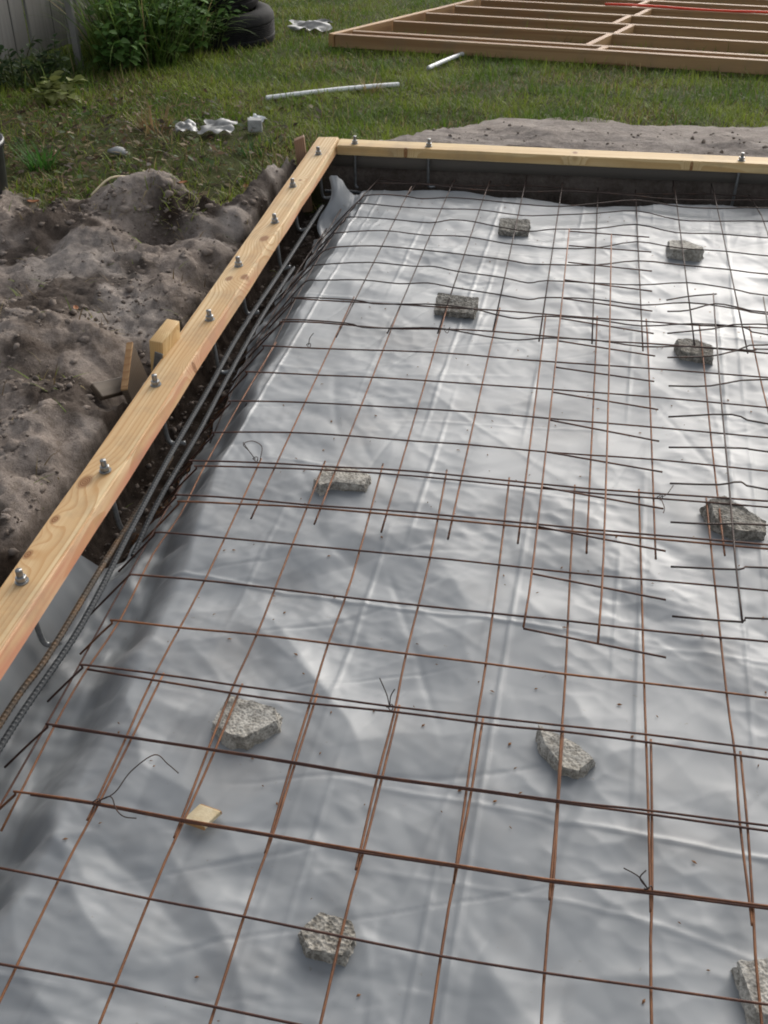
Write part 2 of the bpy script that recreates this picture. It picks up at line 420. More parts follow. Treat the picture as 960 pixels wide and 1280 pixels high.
S2r = [
    [(-0.147, 0.416), (-0.004, 0.428), (0.159, 0.434), (0.407, 0.448), (0.806, 0.456), (1.189, 0.472)],
    [(-0.155, 0.560), (0.035, 0.584), (0.184, 0.594), (0.382, 0.611), (0.802, 0.616), (1.206, 0.639)],
    [(-0.142, 0.695), (0.038, 0.728), (0.188, 0.739), (0.361, 0.746), (0.493, 0.754), (0.721, 0.757), (0.947, 0.771), (1.229, 0.769)],
    [(-0.146, 0.852), (0.037, 0.877), (0.253, 0.895), (0.493, 0.910), (0.713, 0.915), (0.946, 0.922), (1.246, 0.924)],
    [(-0.146, 1.012), (0.049, 1.027), (0.226, 1.045), (0.490, 1.058), (0.706, 1.067), (0.954, 1.075), (1.262, 1.075)],
    [(-0.141, 1.165), (0.014, 1.179), (0.349, 1.217), (0.609, 1.219), (0.944, 1.232), (1.280, 1.240)],
    [(-0.134, 1.321), (-0.022, 1.336), (0.191, 1.339), (0.329, 1.362), (0.495, 1.374), (0.792, 1.373), (0.947, 1.382), (1.097, 1.385), (1.295, 1.382)],
    [(-0.130, 1.483), (-0.056, 1.485), (0.192, 1.503), (0.336, 1.507), (0.495, 1.517), (0.789, 1.519), (0.942, 1.526), (1.105, 1.527), (1.313, 1.547)],
]
S2c = [
    [(0.041, 1.503), (0.040, 1.056), (0.039, 0.421)],
    [(0.195, 1.509), (0.192, 1.093), (0.186, 0.429)],
    [(0.339, 1.507), (0.339, 1.215), (0.340, 0.436)],
    [(0.500, 1.521), (0.496, 1.234), (0.491, 0.439)],
    [(0.643, 1.508), (0.644, 1.252), (0.645, 0.452)],
    [(0.798, 1.521), (0.798, 1.281), (0.796, 0.447)],
    [(0.945, 1.532), (0.947, 1.327), (0.945, 0.457)],
    [(1.102, 1.529), (1.101, 1.337), (1.099, 1.193), (1.095, 0.852), (1.094, 0.461)],
    [(1.250, 1.535), (1.250, 1.248), (1.254, 0.995), (1.255, 0.674), (1.256, 0.462)],
]
S3r = [
    [(0.065, 2.425), (0.129, 2.412), (0.232, 2.440), (0.347, 2.436), (0.500, 2.415), (0.645, 2.418), (0.791, 2.486), (0.930, 2.546), (1.085, 2.500), (1.230, 2.511), (1.407, 2.552)],
    [(-0.093, 2.312), (0.047, 2.313), (0.197, 2.317), (0.350, 2.330), (0.508, 2.304), (0.623, 2.325), (0.775, 2.377), (0.926, 2.430), (1.070, 2.362), (1.221, 2.383), (1.407, 2.425)],
    [(-0.101, 2.174), (0.044, 2.185), (0.189, 2.182), (0.260, 2.218), (0.337, 2.217), (0.432, 2.189), (0.544, 2.165), (0.630, 2.196), (0.778, 2.231), (0.924, 2.297), (1.057, 2.247), (1.212, 2.261), (1.390, 2.261)],
    [(-0.114, 2.030), (0.039, 2.071), (0.189, 2.062), (0.328, 2.081), (0.478, 2.041), (0.553, 2.034), (0.630, 2.026), (0.779, 2.058), (0.923, 2.142), (1.061, 2.107), (1.220, 2.108), (1.372, 2.094)],
    [(-0.119, 1.884), (-0.088, 1.910), (0.038, 1.937), (0.185, 1.929), (0.339, 1.918), (0.490, 1.902), (0.563, 1.883), (0.633, 1.889), (0.782, 1.911), (0.925, 1.977), (1.073, 1.965), (1.221, 1.960), (1.356, 1.947)],
    [(-0.124, 1.748), (0.040, 1.795), (0.190, 1.794), (0.260, 1.802), (0.337, 1.776), (0.486, 1.760), (0.574, 1.733), (0.631, 1.762), (0.784, 1.772), (0.930, 1.787), (1.081, 1.827), (1.220, 1.811), (1.338, 1.779)],
    [(-0.124, 1.621), (-0.089, 1.630), (0.043, 1.659), (0.167, 1.653), (0.255, 1.673), (0.337, 1.652), (0.492, 1.629), (0.582, 1.610), (0.638, 1.632), (0.787, 1.648), (0.932, 1.640), (1.074, 1.678), (1.224, 1.661), (1.323, 1.640)],
    [(-0.126, 1.478), (0.053, 1.500), (0.114, 1.488), (0.200, 1.498), (0.308, 1.513), (0.423, 1.503), (0.498, 1.476), (0.564, 1.461), (0.644, 1.492), (0.785, 1.502), (0.930, 1.486), (1.081, 1.525), (1.228, 1.531), (1.307, 1.489)],
    [(-0.119, 1.329), (0.056, 1.340), (0.109, 1.324), (0.191, 1.334), (0.286, 1.357), (0.356, 1.359), (0.485, 1.329), (0.574, 1.323), (0.652, 1.352), (0.788, 1.367), (0.928, 1.348), (1.060, 1.373), (1.240, 1.382), (1.297, 1.397)],
]
S3c = [
    [(0.065, 2.477), (0.048, 1.464), (0.043, 1.265)],
    [(0.215, 2.567), (0.195, 1.509), (0.187, 1.317)],
    [(0.355, 2.576), (0.334, 1.344)],
    [(0.498, 2.674), (0.494, 1.385)],
    [(0.642, 2.612), (0.633, 1.349)],
    [(0.784, 2.728), (0.786, 1.362)],
    [(0.931, 2.756), (0.932, 1.344)],
    [(1.076, 2.729), (1.081, 1.397)],
    [(1.224, 2.721), (1.229, 1.385)],
    [(1.371, 2.785), (1.382, 2.315), (1.341, 1.391)],
]
Dr = [
    [(0.686, 2.177), (0.965, 2.174)],
    [(0.691, 2.048), (0.969, 2.045)],
    [(0.694, 1.907), (0.968, 1.887)],
    [(0.689, 1.766), (0.965, 1.732)],
    [(0.690, 1.628), (0.963, 1.589)],
    [(0.687, 1.488), (0.963, 1.439)],
    [(0.686, 1.342), (0.964, 1.300)],
    [(0.687, 1.183), (0.958, 1.152)],
    [(0.685, 1.044), (0.965, 1.004)],
    [(0.687, 0.900), (0.963, 0.849)],
    [(0.687, 0.749), (0.967, 0.712)],
    [(0.686, 0.597), (0.965, 0.561)],
    [(0.683, 0.442), (0.965, 0.404)],
    [(0.682, 0.275), (0.960, 0.241)],
    [(0.677, 0.102), (0.955, 0.070)],
]
Dc = [
    [(0.687, 2.184), (0.687, 1.183), (0.683, 0.327), (0.677, 0.101)],
    [(0.834, 2.168), (0.835, 1.120), (0.831, 0.351), (0.824, 0.084)],
]
Er = [
    [(1.007, 1.666), (1.074, 1.693), (1.156, 1.728)],
    [(1.007, 1.587), (1.069, 1.601), (1.151, 1.647), (1.227, 1.639), (1.308, 1.627)],
    [(1.002, 1.440), (1.133, 1.477), (1.270, 1.534)],
    [(0.997, 1.290), (1.115, 1.315), (1.191, 1.353), (1.296, 1.408)],
    [(0.995, 1.128), (1.104, 1.138), (1.276, 1.214)],
    [(0.989, 0.965), (1.150, 0.994), (1.249, 0.967)],
    [(0.985, 0.819), (1.159, 0.844), (1.234, 0.827)],
    [(0.982, 0.661), (1.095, 0.672), (1.146, 0.685), (1.216, 0.662)],
    [(0.978, 0.507), (1.064, 0.505), (1.202, 0.532)],
    [(0.973, 0.347), (1.113, 0.357), (1.185, 0.376)],
    [(0.970, 0.188), (1.105, 0.192), (1.167, 0.205)],
]
Ec = [
    [(1.152, 1.733), (1.132, 1.171), (1.119, 0.694), (1.110, 0.400), (1.107, 0.189)],
]
cm1 = [(-0.140, -0.515), (-0.149, -0.292), (-0.149, -0.157), (-0.137, 0.011), (-0.145, 0.220), (-0.133, 0.372), (-0.139, 0.570), (-0.138, 0.881), (-0.131, 1.230)]
S3L = [(-0.078, 2.670), (-0.121, 2.361), (-0.150, 1.891), (-0.156, 1.373), (-0.154, 0.934)]

def putl(name, bm, mat, parent, smooth=False):
    """bmesh already in the thing's own local coordinates"""
    bm.verts.index_update()
    V = np.array([v.co[:] for v in bm.verts]); F = [[v.index for v in f.verts] for f in bm.faces]; bm.free()
    return put(name, V + np.array(ROOT[root_of(parent).name]), F, mat, parent, smooth)
def putvf(name, VF, mat, parent, smooth=False):
    return put(name, np.asarray(VF[0], float) + np.array(ROOT[root_of(parent).name]), VF[1], mat, parent, smooth)

# ================================================================== GROUND
LAWN_Y0, LAWN_S = 2.9, 0.075
def lawn_z(y): return -LAWN_S * np.maximum(0, np.asarray(y, float) - LAWN_Y0)
EDGE_X = [-6, -1.5, -1.2, -1.0, -.88, -.75, -.63, -.52, -.46, -.38, -.26, .0, .2, .37, .67, .96, 1.33, 1.56, 3.0, 6]
EDGE_Y = [2.0, 2.0, 2.0, 2.15, 2.3, 2.15, 1.98, 2.1, 2.5, 2.72, 2.84, 2.95, 3.33, 3.56, 3.62, 3.58, 3.66, 3.8, 3.9, 3.9]
def lawn_mask(x, y):
    e = np.interp(x, EDGE_X, EDGE_Y) + 0.10 * pn(x * 5, y * 5, 3) + 0.05 * pn(x * 17, y * 17, 4)
    return ss(-0.03, 0.10, y - e)
MOUNDS = [(-.80, 2.08, .15, .13, .13), (-.93, 2.02, .13, .10, .05), (-1.2, 1.75, .25, .13, .07), (-.48, 2.36, .07, .22, .045), (-.62, 1.5, .2, .12, -.03),
          (-.70, 1.84, .13, .05, -.07), (-.58, .55, .12, .2, .05), (-.80, .95, .18, .15, .05), (-.47, .88, .05, .17, -.13), (-.46, 1.58, .06, .12, -.07),
          (-1.1, 1.30, .18, .10, -.05), (-.62, 1.05, .10, .06, .03), (-.9, .55, .2, .1, -.04), (-.55, .15, .15, .12, -.03), (-1.35, 1.45, .14, .12, .05), (-.68, 1.25, .06, .05, -.03), (-1.02, 1.72, .05, .12, -.05)]
def dirt_rel(x, y):
    z = 0.035 * fbm(x * 3.1, y * 3.1, 2, 20)
    for cx, cy, rx, ry, h in MOUNDS: z = z + h * np.exp(-(((x - cx) / rx) ** 2 + ((y - cy) / ry) ** 2))
    r = 1 - np.abs(pn(x * 7 + 0.6 * pn(x * 4, y * 4, 9), y * 7, 21)) * 2
    z = z + 0.018 * r * ss(-.4, .3, pn(x * 2.5, y * 2.5, 22))
    z = z + 0.013 * fbm(x * 12, y * 12, 3, 23) + 0.011 * (1 - np.abs(pn(x * 24 + pn(x * 9, y * 9, 33), y * 24, 27))) + 0.011 * np.abs(pn(x * 50, y * 50, 29)) + 0.005 * pn(x * 75, y * 75, 28)
    return z
def ground_z(x, y):
    x = np.asarray(x, float); y = np.asarray(y, float)
    lm = lawn_mask(x, y)
    base = lawn_z(y) + 0.012 * fbm(x * 2.2, y * 2.2, 3, 30)
    d = np.where(x < -0.2, 0.025, 0.035) + dirt_rel(x, y) * np.where(x < -0.28, 1.0, 0.55)
    d = d * (1 - 0.8 * ss(3.0, 4.2, y)) + lawn_z(y)
    d = d - 0.04 * np.exp(-((x + .40) / .05) ** 2) * (y < 2.5) 
    bank = 0.035 * np.exp(-((y - 3.02 - .05 * x) / .22) ** 2) * (x > -.3)
    z = base * lm + (d + bank) * (1 - lm)
    z = np.where(y > 12, lawn_z(12.0) * np.ones_like(z), z)
    yy = y - .055 * x
    jig = 0.010 * pn(x * 9, y * 9, 40) + 0.006 * pn(x * 30, y * 30, 41)
    inA = ss(-.425, -.395, x + jig) * (1 - ss(2.805, 2.835, yy + .4 * jig))
    bed = ss(-.235, -.075, x + jig) * (1 - ss(2.56, 2.66, yy))
    zin = -.205 + .135 * bed + (0.014 * fbm(x * 14, y * 14, 3, 42) + 0.006 * pn(x * 60, y * 60, 44)) * (1 - 0.75 * ss(-.12, 0, x) * (yy < 2.55))
    return z * (1 - inA) + zin * inA

def xl(y):     # left edge of the sheet
    return np.interp(y, [-3, -.05, .12, .24, .34, .5, .6, .9, 1.05, 1.35, 1.8, 2.3, 2.6], [-.375, -.372, -.36, -.34, -.30, -.285, -.27, -.265, -.27, -.28, -.28, -.25, -.17]) + 0.024 * pn(y * 5, 0 * y, 70) + .012 * pn(y * 15, 0 * y, 69)
def crease_field(x, y):
    h = 0
    prng = np.random.default_rng(5)
    for i in range(22):
        a = prng.uniform(0, math.pi); f = 3.6 * 9.0 ** prng.random(); sl = prng.uniform(.08, .20) * (1.1 if f < 8 else .85)
        wx = x + .035 * pn(x * 2.2, y * 2.2, 80 + i); wy = y + .035 * pn(x * 2.2, y * 2.2, 110 + i)
        u = (wx * math.cos(a) + wy * math.sin(a)) * f; v = (wy * math.cos(a) - wx * math.sin(a)) * f * .32
        fold = np.abs(pn(u + 11 * i, v, 170 + i))
        m = ss(-.1, .4, pn(x * 1.7 + i * 3.1, y * 1.7 - i * 2.3, 140 + i))
        h = h + (1 if i % 3 else -1) * sl / f * fold * m
    return h
def facets(x, y, f, s, ax, an):
    # crumpled film: hollow facets that meet in sharp irregular ridges
    u = (x * math.cos(an) + y * math.sin(an)) * f + .35 * pn(x * 3, y * 3, s); v = (y * math.cos(an) - x * math.sin(an)) * f * ax
    iu = np.floor(u).astype(int); iv_ = np.floor(v).astype(int); best = np.full(np.shape(u), 9.0)
    for a in (-1, 0, 1):
        for b in (-1, 0, 1):
            h = _P[(_P[(iu + a + s * 31) & 511] + iv_ + b) & 511]; h2 = _P[(h * 7 + 13) & 511]
            d = (iu + a + h / 512.0 - u) ** 2 + (iv_ + b + h2 / 512.0 - v) ** 2
            best = np.minimum(best, d)
    return best
def plastic_z(x, y):
    yy = y - .045 * x
    crest = 2.585 + .035 * np.sin(x * 5.5 + .6) + .02 * pn(x * 6, 0 * x, 71)
    z = -.047 + 0 * x
    lump = .006 * fbm(x * 2.6, y * 2.6, 2, 72)
    # soft drapes running diagonally in the near corner
    dr = (.55 - np.abs(np.sin((x * .80 + y * .6) * 15 + 1.6 * pn(x * 2.4, y * 2.4, 73)))) * .011 * ss(.45, -.35, y) * ss(1.1, .3, x) * ss(.0, .4, pn(x * 1.9, y * 1.9, 74) + .18)
    dr2 = (np.abs(np.sin((x * .95 - y * .31) * 19 + 1.6 * pn(x * 3, y * 3, 78))) - .6) * .007 * ss(.2, -.4, y) * ss(.0, .5, pn(x * 2.1 + 5, y * 2.1, 79) + .1)
    far = .006 * np.sin(y * 38 + 3 * pn(x * 2, y * 2, 75)) * ss(1.2, 2.2, y)
    z = z + lump * (1 - .35 * ss(.2, 1.2, y)) + dr + dr2 + far * .5 + (crease_field(x, y) - .002) * (.16 + .16 * ss(.75, -.1, x + .5 * y + .25 * pn(x * 2, y * 2, 88)) + .12 * ss(.1, .5, pn(x * 1.3, y * 1.3, 89)))
    nearw = .35 + .65 * ss(.9, -.1, x + .6 * y)
    z = z + .020 * (facets(x, y, 5.2, 3, .6, .7) - .3) * nearw * ss(-.25, .25, pn(x * 1.5, y * 1.5, 301))
    z = z + .0072 * (facets(x, y, 13.0, 5, .55, 2.1) - .3) * (.3 + .7 * nearw) * ss(-.2, .3, pn(x * 2.3, y * 2.3, 302))
    z = z + .0030 * (facets(x, y, 27.0, 9, .7, 1.2) - .3) * ss(-.1, .35, pn(x * 2.9, y * 2.9, 303))
    # thin irregular crinkles
    for i in range(6):
        a = .4 + i * 1.15; f = (2.2, 3.5, 4.6, 2.8, 5.5, 3.2)[i]
        u = (x * math.cos(a) + y * math.sin(a)) * f; v = (y * math.cos(a) - x * math.sin(a)) * f * .16
        d = pn(u + 3 * i + .10 * pn(u * 3, v * 3, 230 + i), v, 220 + i)
        z = z + (.0014 if i % 2 else -.0013) * np.exp(-(d / .03) ** 2) * ss(.0, .4, pn(x * 1.6 - 4 * i, y * 1.6, 240 + i))
    # packing folds: straight narrow ridges
    for i, (o, sp, an) in enumerate([(.07, .262, .035), (.12, .262, .035)]):
        u = (x * math.cos(an) - y * math.sin(an) - o) / sp
        d = np.abs(u - np.round(u)) * sp
        z = z + .0028 * np.exp(-(d / .0042) ** 2) * ss(-.25, .25, pn(x * 2 + 9 * i, y * 1.2, 76))
    for i, (o, sp, an) in enumerate([(.2, .47, .05)]):
        u = (y * math.cos(an) + x * math.sin(an) - o) / sp
        d = np.abs(u - np.round(u)) * sp
        z = z + .0024 * np.exp(-(d / .0048) ** 2) * ss(-.2, .25, pn(x * 1.5, y * 1.5, 77))
    top = z
    # over the bed edge on the left, down into the footing trench and up its wall
    xe = -.060 - .055 * ss(.1, .7, y) + .018 * pn(y * 3.3, 0 * y, 90) + .009 * pn(y * 11, 0 * y, 91)
    s = ss(0.0, 1.0, (xe - x) / (.135 - .03 * ss(.1, .7, y)))
    pleat = .022 * (np.abs(np.sin(y * 13 + 2.2 * pn(y * 4, x * 2, 92) + x * 6)) - .6) * s * (1 - s) * 4 * .8
    low = -.150 + .035 * ss(1.0, 1.5, y) * (1 - ss(2.3, 2.5, y)) - .04 * ss(.07, .0, x - xl(y)) * ss(0, .3, y) + .014 * fbm(x * 9, y * 6, 3, 93)
    wall = .17 * ss(-.285, -.375, x)
    z = top * (1 - s) + (low + wall) * s + pleat
    e = ss(0, .10, yy - crest)
    z = z * (1 - e) + (-.16 + .02 * pn(x * 8, y * 8, 94)) * e
    return z
def axis(segs):
    out = []
    for a, b, d in segs: out.append(np.arange(a, b - d * .4, d))
    out.append([segs[-1][1]]); return np.concatenate(out)
gx = axis([(-300, -30, 45), (-30, -6, 4), (-6, -2.4, .3), (-2.4, -1.5, .025), (-1.5, -.1, .0085), (-.1, 2.6, .03), (2.6, 6, .3), (6, 30, 4), (30, 300, 45)])
gy = axis([(-200, -20, 30), (-20, -1.5, 1.2), (-1.5, -.4, .03), (-.4, 2.4, .011), (2.4, 3.3, .0095), (3.3, 4.2, .02), (4.2, 8, .06), (8, 30, 2), (30, 600, 60)])
X, Y = np.meshgrid(gx, gy)
Z = ground_z(X, Y)
under = (X > xl(Y) + .004) & (X < 2.46) & (Y - .045 * X < 2.72) & (Y > -1.36)      # soil pressed down below the sheet
Z = np.where(under, np.minimum(Z, plastic_z(X, Y) - .012), Z)
def gridF(ny, nx):
    i = np.arange(ny * nx).reshape(ny, nx)
    return np.stack([i[:-1, :-1], i[:-1, 1:], i[1:, 1:], i[1:, :-1]], -1).reshape(-1, 4)
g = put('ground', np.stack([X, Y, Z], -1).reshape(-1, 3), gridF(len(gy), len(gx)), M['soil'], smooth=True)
lm = lawn_mask(X, Y); yy = Y - .055 * X
inA = ss(-.44, -.40, X) * (1 - ss(2.80, 2.85, yy))
sandy = np.clip(np.where(X > -.25, 0.85, ss(-.15, .35, pn(X * 2.3, Y * 2.3, 50)) * 0.8 + 0.9 * np.exp(-(((X + .47) / .1) ** 2 + ((Y - 2.36) / .28) ** 2))), 0, 1) * (1 - lm) * (1 - inA)
damp_shade = np.clip(inA * 0.9 + ss(.02, .34, pn(X * 3.1, Y * 3.1, 51) + .35 * pn(X * 11, Y * 11, 52)) * .8 * (1 - lm) * (X < -.3) + 1.2 * np.exp(-(((X + .69) / .09) ** 2 + ((Y - 1.98) / .12) ** 2)) + .8 * np.exp(-(((X + .45) / .05) ** 2 + ((Y - 1.58) / .1) ** 2)), 0, 1)  # trench shade painted into the soil colour, plus dark topsoil patches and two spots
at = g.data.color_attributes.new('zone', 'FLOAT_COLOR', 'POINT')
at.data.foreach_set('color', np.stack([sandy, damp_shade, lm, np.ones_like(lm)], -1).astype(np.float32).ravel())
tag(g, 'bare sandy soil and rough lawn around the slab form', kind='structure')

# clods and crumbs of soil (past counting)
def ico():
    bm = bmesh.new(); bmesh.ops.create_icosphere(bm, subdivisions=1, radius=1)
    V = np.array([v.co[:] for v in bm.verts]); F = np.array([[v.index for v in f.verts] for f in bm.faces]); bm.free(); return V, F
iv, if_ = ico()
def scatter_blobs(name, xs, ys, rs, mat, flat=.7, sink=.2):
    n = len(xs); zs = ground_z(xs, ys)
    V = iv[None] * (1 + .35 * rng.standard_normal((n, len(iv), 1)).clip(-1.2, 1.2))
    sc = rs[:, None] * np.stack([rng.uniform(.7, 1.3, n), rng.uniform(.7, 1.3, n), rng.uniform(.5, .9, n) * flat / .7], -1)
    V = V * sc[:, None]; t = rng.random(n) * 6.28; c, s = np.cos(t)[:, None], np.sin(t)[:, None]
    V = np.stack([V[..., 0] * c - V[..., 1] * s, V[..., 0] * s + V[..., 1] * c, V[..., 2]], -1)
    V += np.stack([xs, ys, zs + rs * sink], -1)[:, None]
    F = (if_[None] + (np.arange(n) * len(iv))[:, None, None]).reshape(-1, 3)
    return put(name, V.reshape(-1, 3), F, mat)
n = 9000
xs = rng.uniform(-1.5, -.37, n); ys = rng.uniform(-.1, 2.7, n)
keep = (lawn_mask(xs, ys) < .4) & (pn(xs * 4, ys * 4, 60) + rng.normal(0, .25, n) > .28)
xs, ys = xs[keep], ys[keep]
x2 = rng.uniform(-.39, -.17, 1300); y2 = rng.uniform(-.3, 2.7, 1300)
x3 = rng.uniform(-.25, 2.4, 240); y3 = 2.9 + .055 * x3 + rng.exponential(.22, 240)
k2 = x2 < xl(y2) - .004
x2, y2 = x2[k2], y2[k2]
xs = np.r_[xs, x2, x3]; ys = np.r_[ys, y2, y3]
rs = np.clip(rng.lognormal(-5.5, .5, len(xs)), .0018, .012)
n = 1500
x4 = rng.uniform(-1.5, -.40, n); y4 = rng.uniform(-.1, 2.75, n)
k4 = (lawn_mask(x4, y4) < .3) & (pn(x4 * 5, y4 * 5, 62) + rng.normal(0, .2, n) > .05); x4, y4 = x4[k4], y4[k4]
tag(scatter_blobs('soil_lumps', x4, y4, np.clip(rng.lognormal(-4.75, .5, len(x4)), .004, .026), M['soil'], .55, -.25), 'broken lumps of the dug sandy soil', kind='stuff')
tag(scatter_blobs('soil_clods', xs, ys, rs, M['clod']), 'loose clods and crumbs of grey brown soil', kind='stuff')

# ================================================================== POLYTHENE SHEET
NY = axis([(-1.35, .3, .0044), (.3, 1.4, .0058), (1.4, 2.72, .0072)])
sa = np.linspace(0, 1, 80)           # from the ragged left edge to x = -0.06
sb = axis([(-.06, 1.45, .0046), (1.45, 2.45, .03)])[1:]
PX = np.empty((len(NY), len(sa) + len(sb))); PY = np.repeat(NY[:, None], PX.shape[1], 1)
e_ = xl(NY)
PX[:, :len(sa)] = e_[:, None] * (1 - sa) + -.06 * sa
PX[:, len(sa):] = sb
PZ = plastic_z(PX, PY)
ps = thing('plastic_sheet', 'grey polythene sheet creased and spread over the soil inside the form', 'plastic sheet', (1.0, .8, -.06))
put('sheet', np.stack([PX, PY, PZ], -1).reshape(-1, 3), gridF(*PX.shape), M['plastic'], ps, smooth=True)
# corner of the sheet turned up against the far left corner of the form
ti = np.linspace(0, 1, 26); A, B_ = np.meshgrid(ti, ti, indexing='ij')
c00, c10, c01, c11 = np.array((-.245, 2.47, .035)), np.array((-.115, 2.52, -.04)), np.array((-.235, 2.16, -.13)), np.array((-.115, 2.25, -.055))
Pq = (c00 * ((1 - A) * (1 - B_))[..., None] + c10 * (A * (1 - B_))[..., None] + c01 * ((1 - A) * B_)[..., None] + c11 * (A * B_)[..., None])
Pq[..., 2] += .022 * np.sin(A * 7 + B_ * 3) * (1 - B_ * .5) - .05 * np.sin(B_ * math.pi) * (1 - A) + .006 * pn(A * 9, B_ * 9, 95)
Pq[..., 0] += .018 * np.sin(B_ * 9) * (1 - A)
fl = put('folded_corner', Pq.reshape(-1, 3), gridF(26, 26), M['plastic'], ps, smooth=True)
tag(fl, 'grey corner of the sheet turned up in the trench')

# ================================================================== FORM BOARDS
def J_bolt(board, x, y, top, toe, length=.175):
    """x, y local; the bolt hangs through the board with its hooked end in the trench"""
    z0 = top + .030; zb = top - length
    p = [(x, y, z0), (x, y, top - .02), (x + toe[0] * .02, y + toe[1] * .02, zb + .05), (x + toe[0] * .08, y + toe[1] * .08, zb + .012), (x + toe[0] * .35, y + toe[1] * .35, zb), (x + toe[0], y + toe[1], zb + .004)]
    P = smooth_path(p, 5); V, F = tube(P, .0062, 8)
    b = putvf('anchor_bolt', (V, F), M['zinc'], board, True)
    t = [(x, y, top + .012 + .0012 * i) for i in range(16)]
    putvf('thread', tube(t, [.0062 + (.0011 if i % 2 else .0002) for i in range(16)], 8), M['zinc'], b, True)
    bm = bmesh.new(); bmesh.ops.create_cone(bm, cap_ends=True, segments=6, radius1=.0118, radius2=.0118, depth=.011)
    bmesh.ops.bevel(bm, geom=list(bm.edges), offset=.0012, segments=1, affect='EDGES')
    xf(bm, Matrix.Translation((x, y, top + .0088)) @ Matrix.Rotation(random.random() * 3, 4, 'Z')); putl('nut', bm, M['zinc'], b)
    bm = bmesh.new(); bmesh.ops.create_cone(bm, cap_ends=True, segments=16, radius1=.0140, radius2=.0140, depth=.0028)
    xf(bm, Matrix.Translation((x, y, top + .0016))); putl('washer', bm, M['zinc_dull'], b)
def plank_bm(sx, sy, sz, axis, warp=.002, bev=.004, cuts=24, seed=0):
    bm = boxbm(sx, sy, sz, 0, cuts=cuts, axis=axis)
    es = [e for e in bm.edges if len(e.link_faces) == 2 and e.calc_face_angle(0) > 0.5]
    bmesh.ops.bevel(bm, geom=es, offset=bev, segments=3, affect='EDGES')
    for v in bm.verts:
        t = v.co[axis]
        for a in range(3):
            if a != axis: v.co[a] += warp * float(pn(t * 1.3 + 3 * a, v.co[(a + 1) % 3] * 3, seed + 200)) + .0006 * float(pn(t * 14, v.co[a] * 40, seed + 210))
    return bm
BT = .08
fb = thing('form_board', 'pale pine board with anchor bolts running along the left side of the slab', 'form board', (-.309, 0, .061))
fb.rotation_euler = (0, R_(-3), R_(-.1))
bm = plank_bm(.0905, 4.35, .038, 1, seed=1)
for v in bm.verts:
    if v.co.x > .02: v.co.x += .0045 - .26 * v.co.z + .0015 * float(pn(v.co.y * 5, 0, 260))      # waney right edge
if 1: xf(bm, Matrix.Translation((-.0, .64, 0)))
bmesh.ops.rotate(bm, cent=(0, 0, 0), matrix=Matrix.Rotation(R_(.35), 3, 'Z'), verts=bm.verts)
putl('plank', bm, M['wood'], fb)
for i, (bx, by) in enumerate([(-.317, 2.593), (-.329, 2.231), (-.304, 1.884), (-.324, 1.520), (-.298, 1.145), (-.322, .767), (-.300, .374), (-.315, -.021), (-.305, -.40), (-.31, -.78)]):
    J_bolt(fb, bx + .309, by, .019, (random.uniform(.035, .05), random.uniform(.0, .02)), random.uniform(.165, .18))
ff = thing('form_board', 'pale pine board with anchor bolts crossing behind the far end of the slab', 'form board', (-.27, 2.757, .061))
ff.rotation_euler = (0, 0, math.atan(.052))
bm = plank_bm(2.7, .089, .038, 0, seed=2); xf(bm, Matrix.Translation((1.35, 0, 0)))
putl('plank', bm, M['wood_far'], ff)
for i, bx in enumerate([.07, .369, .95 + .64, 2.1]):
    J_bolt(ff, bx, -.012 + .006 * (i % 2), .019, [(.012, -.02), (.03, .0), (-.035, -.01), (.02, .02)][i], [.175, .165, .19, .17][i])
# weathered board on edge under the far one
fu = thing('edge_board', 'dark weathered board set on edge beneath the far form board', 'board', (-.30, 2.79, -.06))
fu.rotation_euler = (0, R_(-.2), math.atan(.052))
bm = plank_bm(2.75, .036, .066, 0, seed=3); xf(bm, Matrix.Translation((1.37, .0, .067)))
putl('plank', bm, M['wood_old'], fu, True)

# ---- stakes by the left board
sk = thing('wooden_stake', 'short pine stake holding the corner behind the left form board', 'stake', (-.386, 2.66, -.155))
sk.rotation_euler = (R_(3), R_(-4), R_(12))
bm = boxbm(.042, .028, .30, .003); xf(bm, Matrix.Translation((0, 0, .125)))
for v in bm.verts:
    if v.co.z > .2 and v.co.x > 0: v.co.z += .012
putl('post', bm, M['wood_stake_red'], sk)
bk = thing('wooden_block', 'pale pine block with a steel plate on its end beside the left form board', 'wooden block', (-.377, .975, -.02))
bk.rotation_euler = (R_(2), R_(5), R_(-3))
bm = boxbm(.038, .125, .15, .003, 2); xf(bm, Matrix.Translation((0, .0, .075)))
putl('block', bm, M['wood_stake'], bk, True)
bm = boxbm(.024, .0025, .062, .001, 1); xf(bm, Matrix.Translation((.004, -.0635, .088)) @ Matrix.Rotation(R_(9), 4, 'Y'))
putl('steel_plate', bm, M['zinc'], bk)
br = thing('brace_board', 'dark thin board standing on edge beside the pine block', 'board', (-.418, .915, -.12))
br.rotation_euler = (R_(6), R_(-12), R_(6))
bm = boxbm(.018, .15, .19, .003); xf(bm, Matrix.Translation((0, 0, .082)))
for v in bm.verts:
    if v.co.z > .1: v.co.z += .05 * v.co.y / .075 * .5
putl('plank', bm, M['dark_plank'], br)
bm = boxbm(.0192, .1505, .006, .002); xf(bm, Matrix.Translation((0, 0, .178)))  # paler wood strip paints the light along the top edge
for v in bm.verts: v.co.z += .05 * v.co.y / .075 * .5
putl('lit_edge', bm, M['stud_y'], br)
lw = thing('scrap_board', 'dark scrap of board lying in the hole left of the thin board', 'board', (-.475, .87, -.0))
lw.rotation_euler = (R_(-18), R_(30), R_(-32))
bm = boxbm(.05, .17, .018, .003); putl('plank', bm, M['dark_plank'], lw)

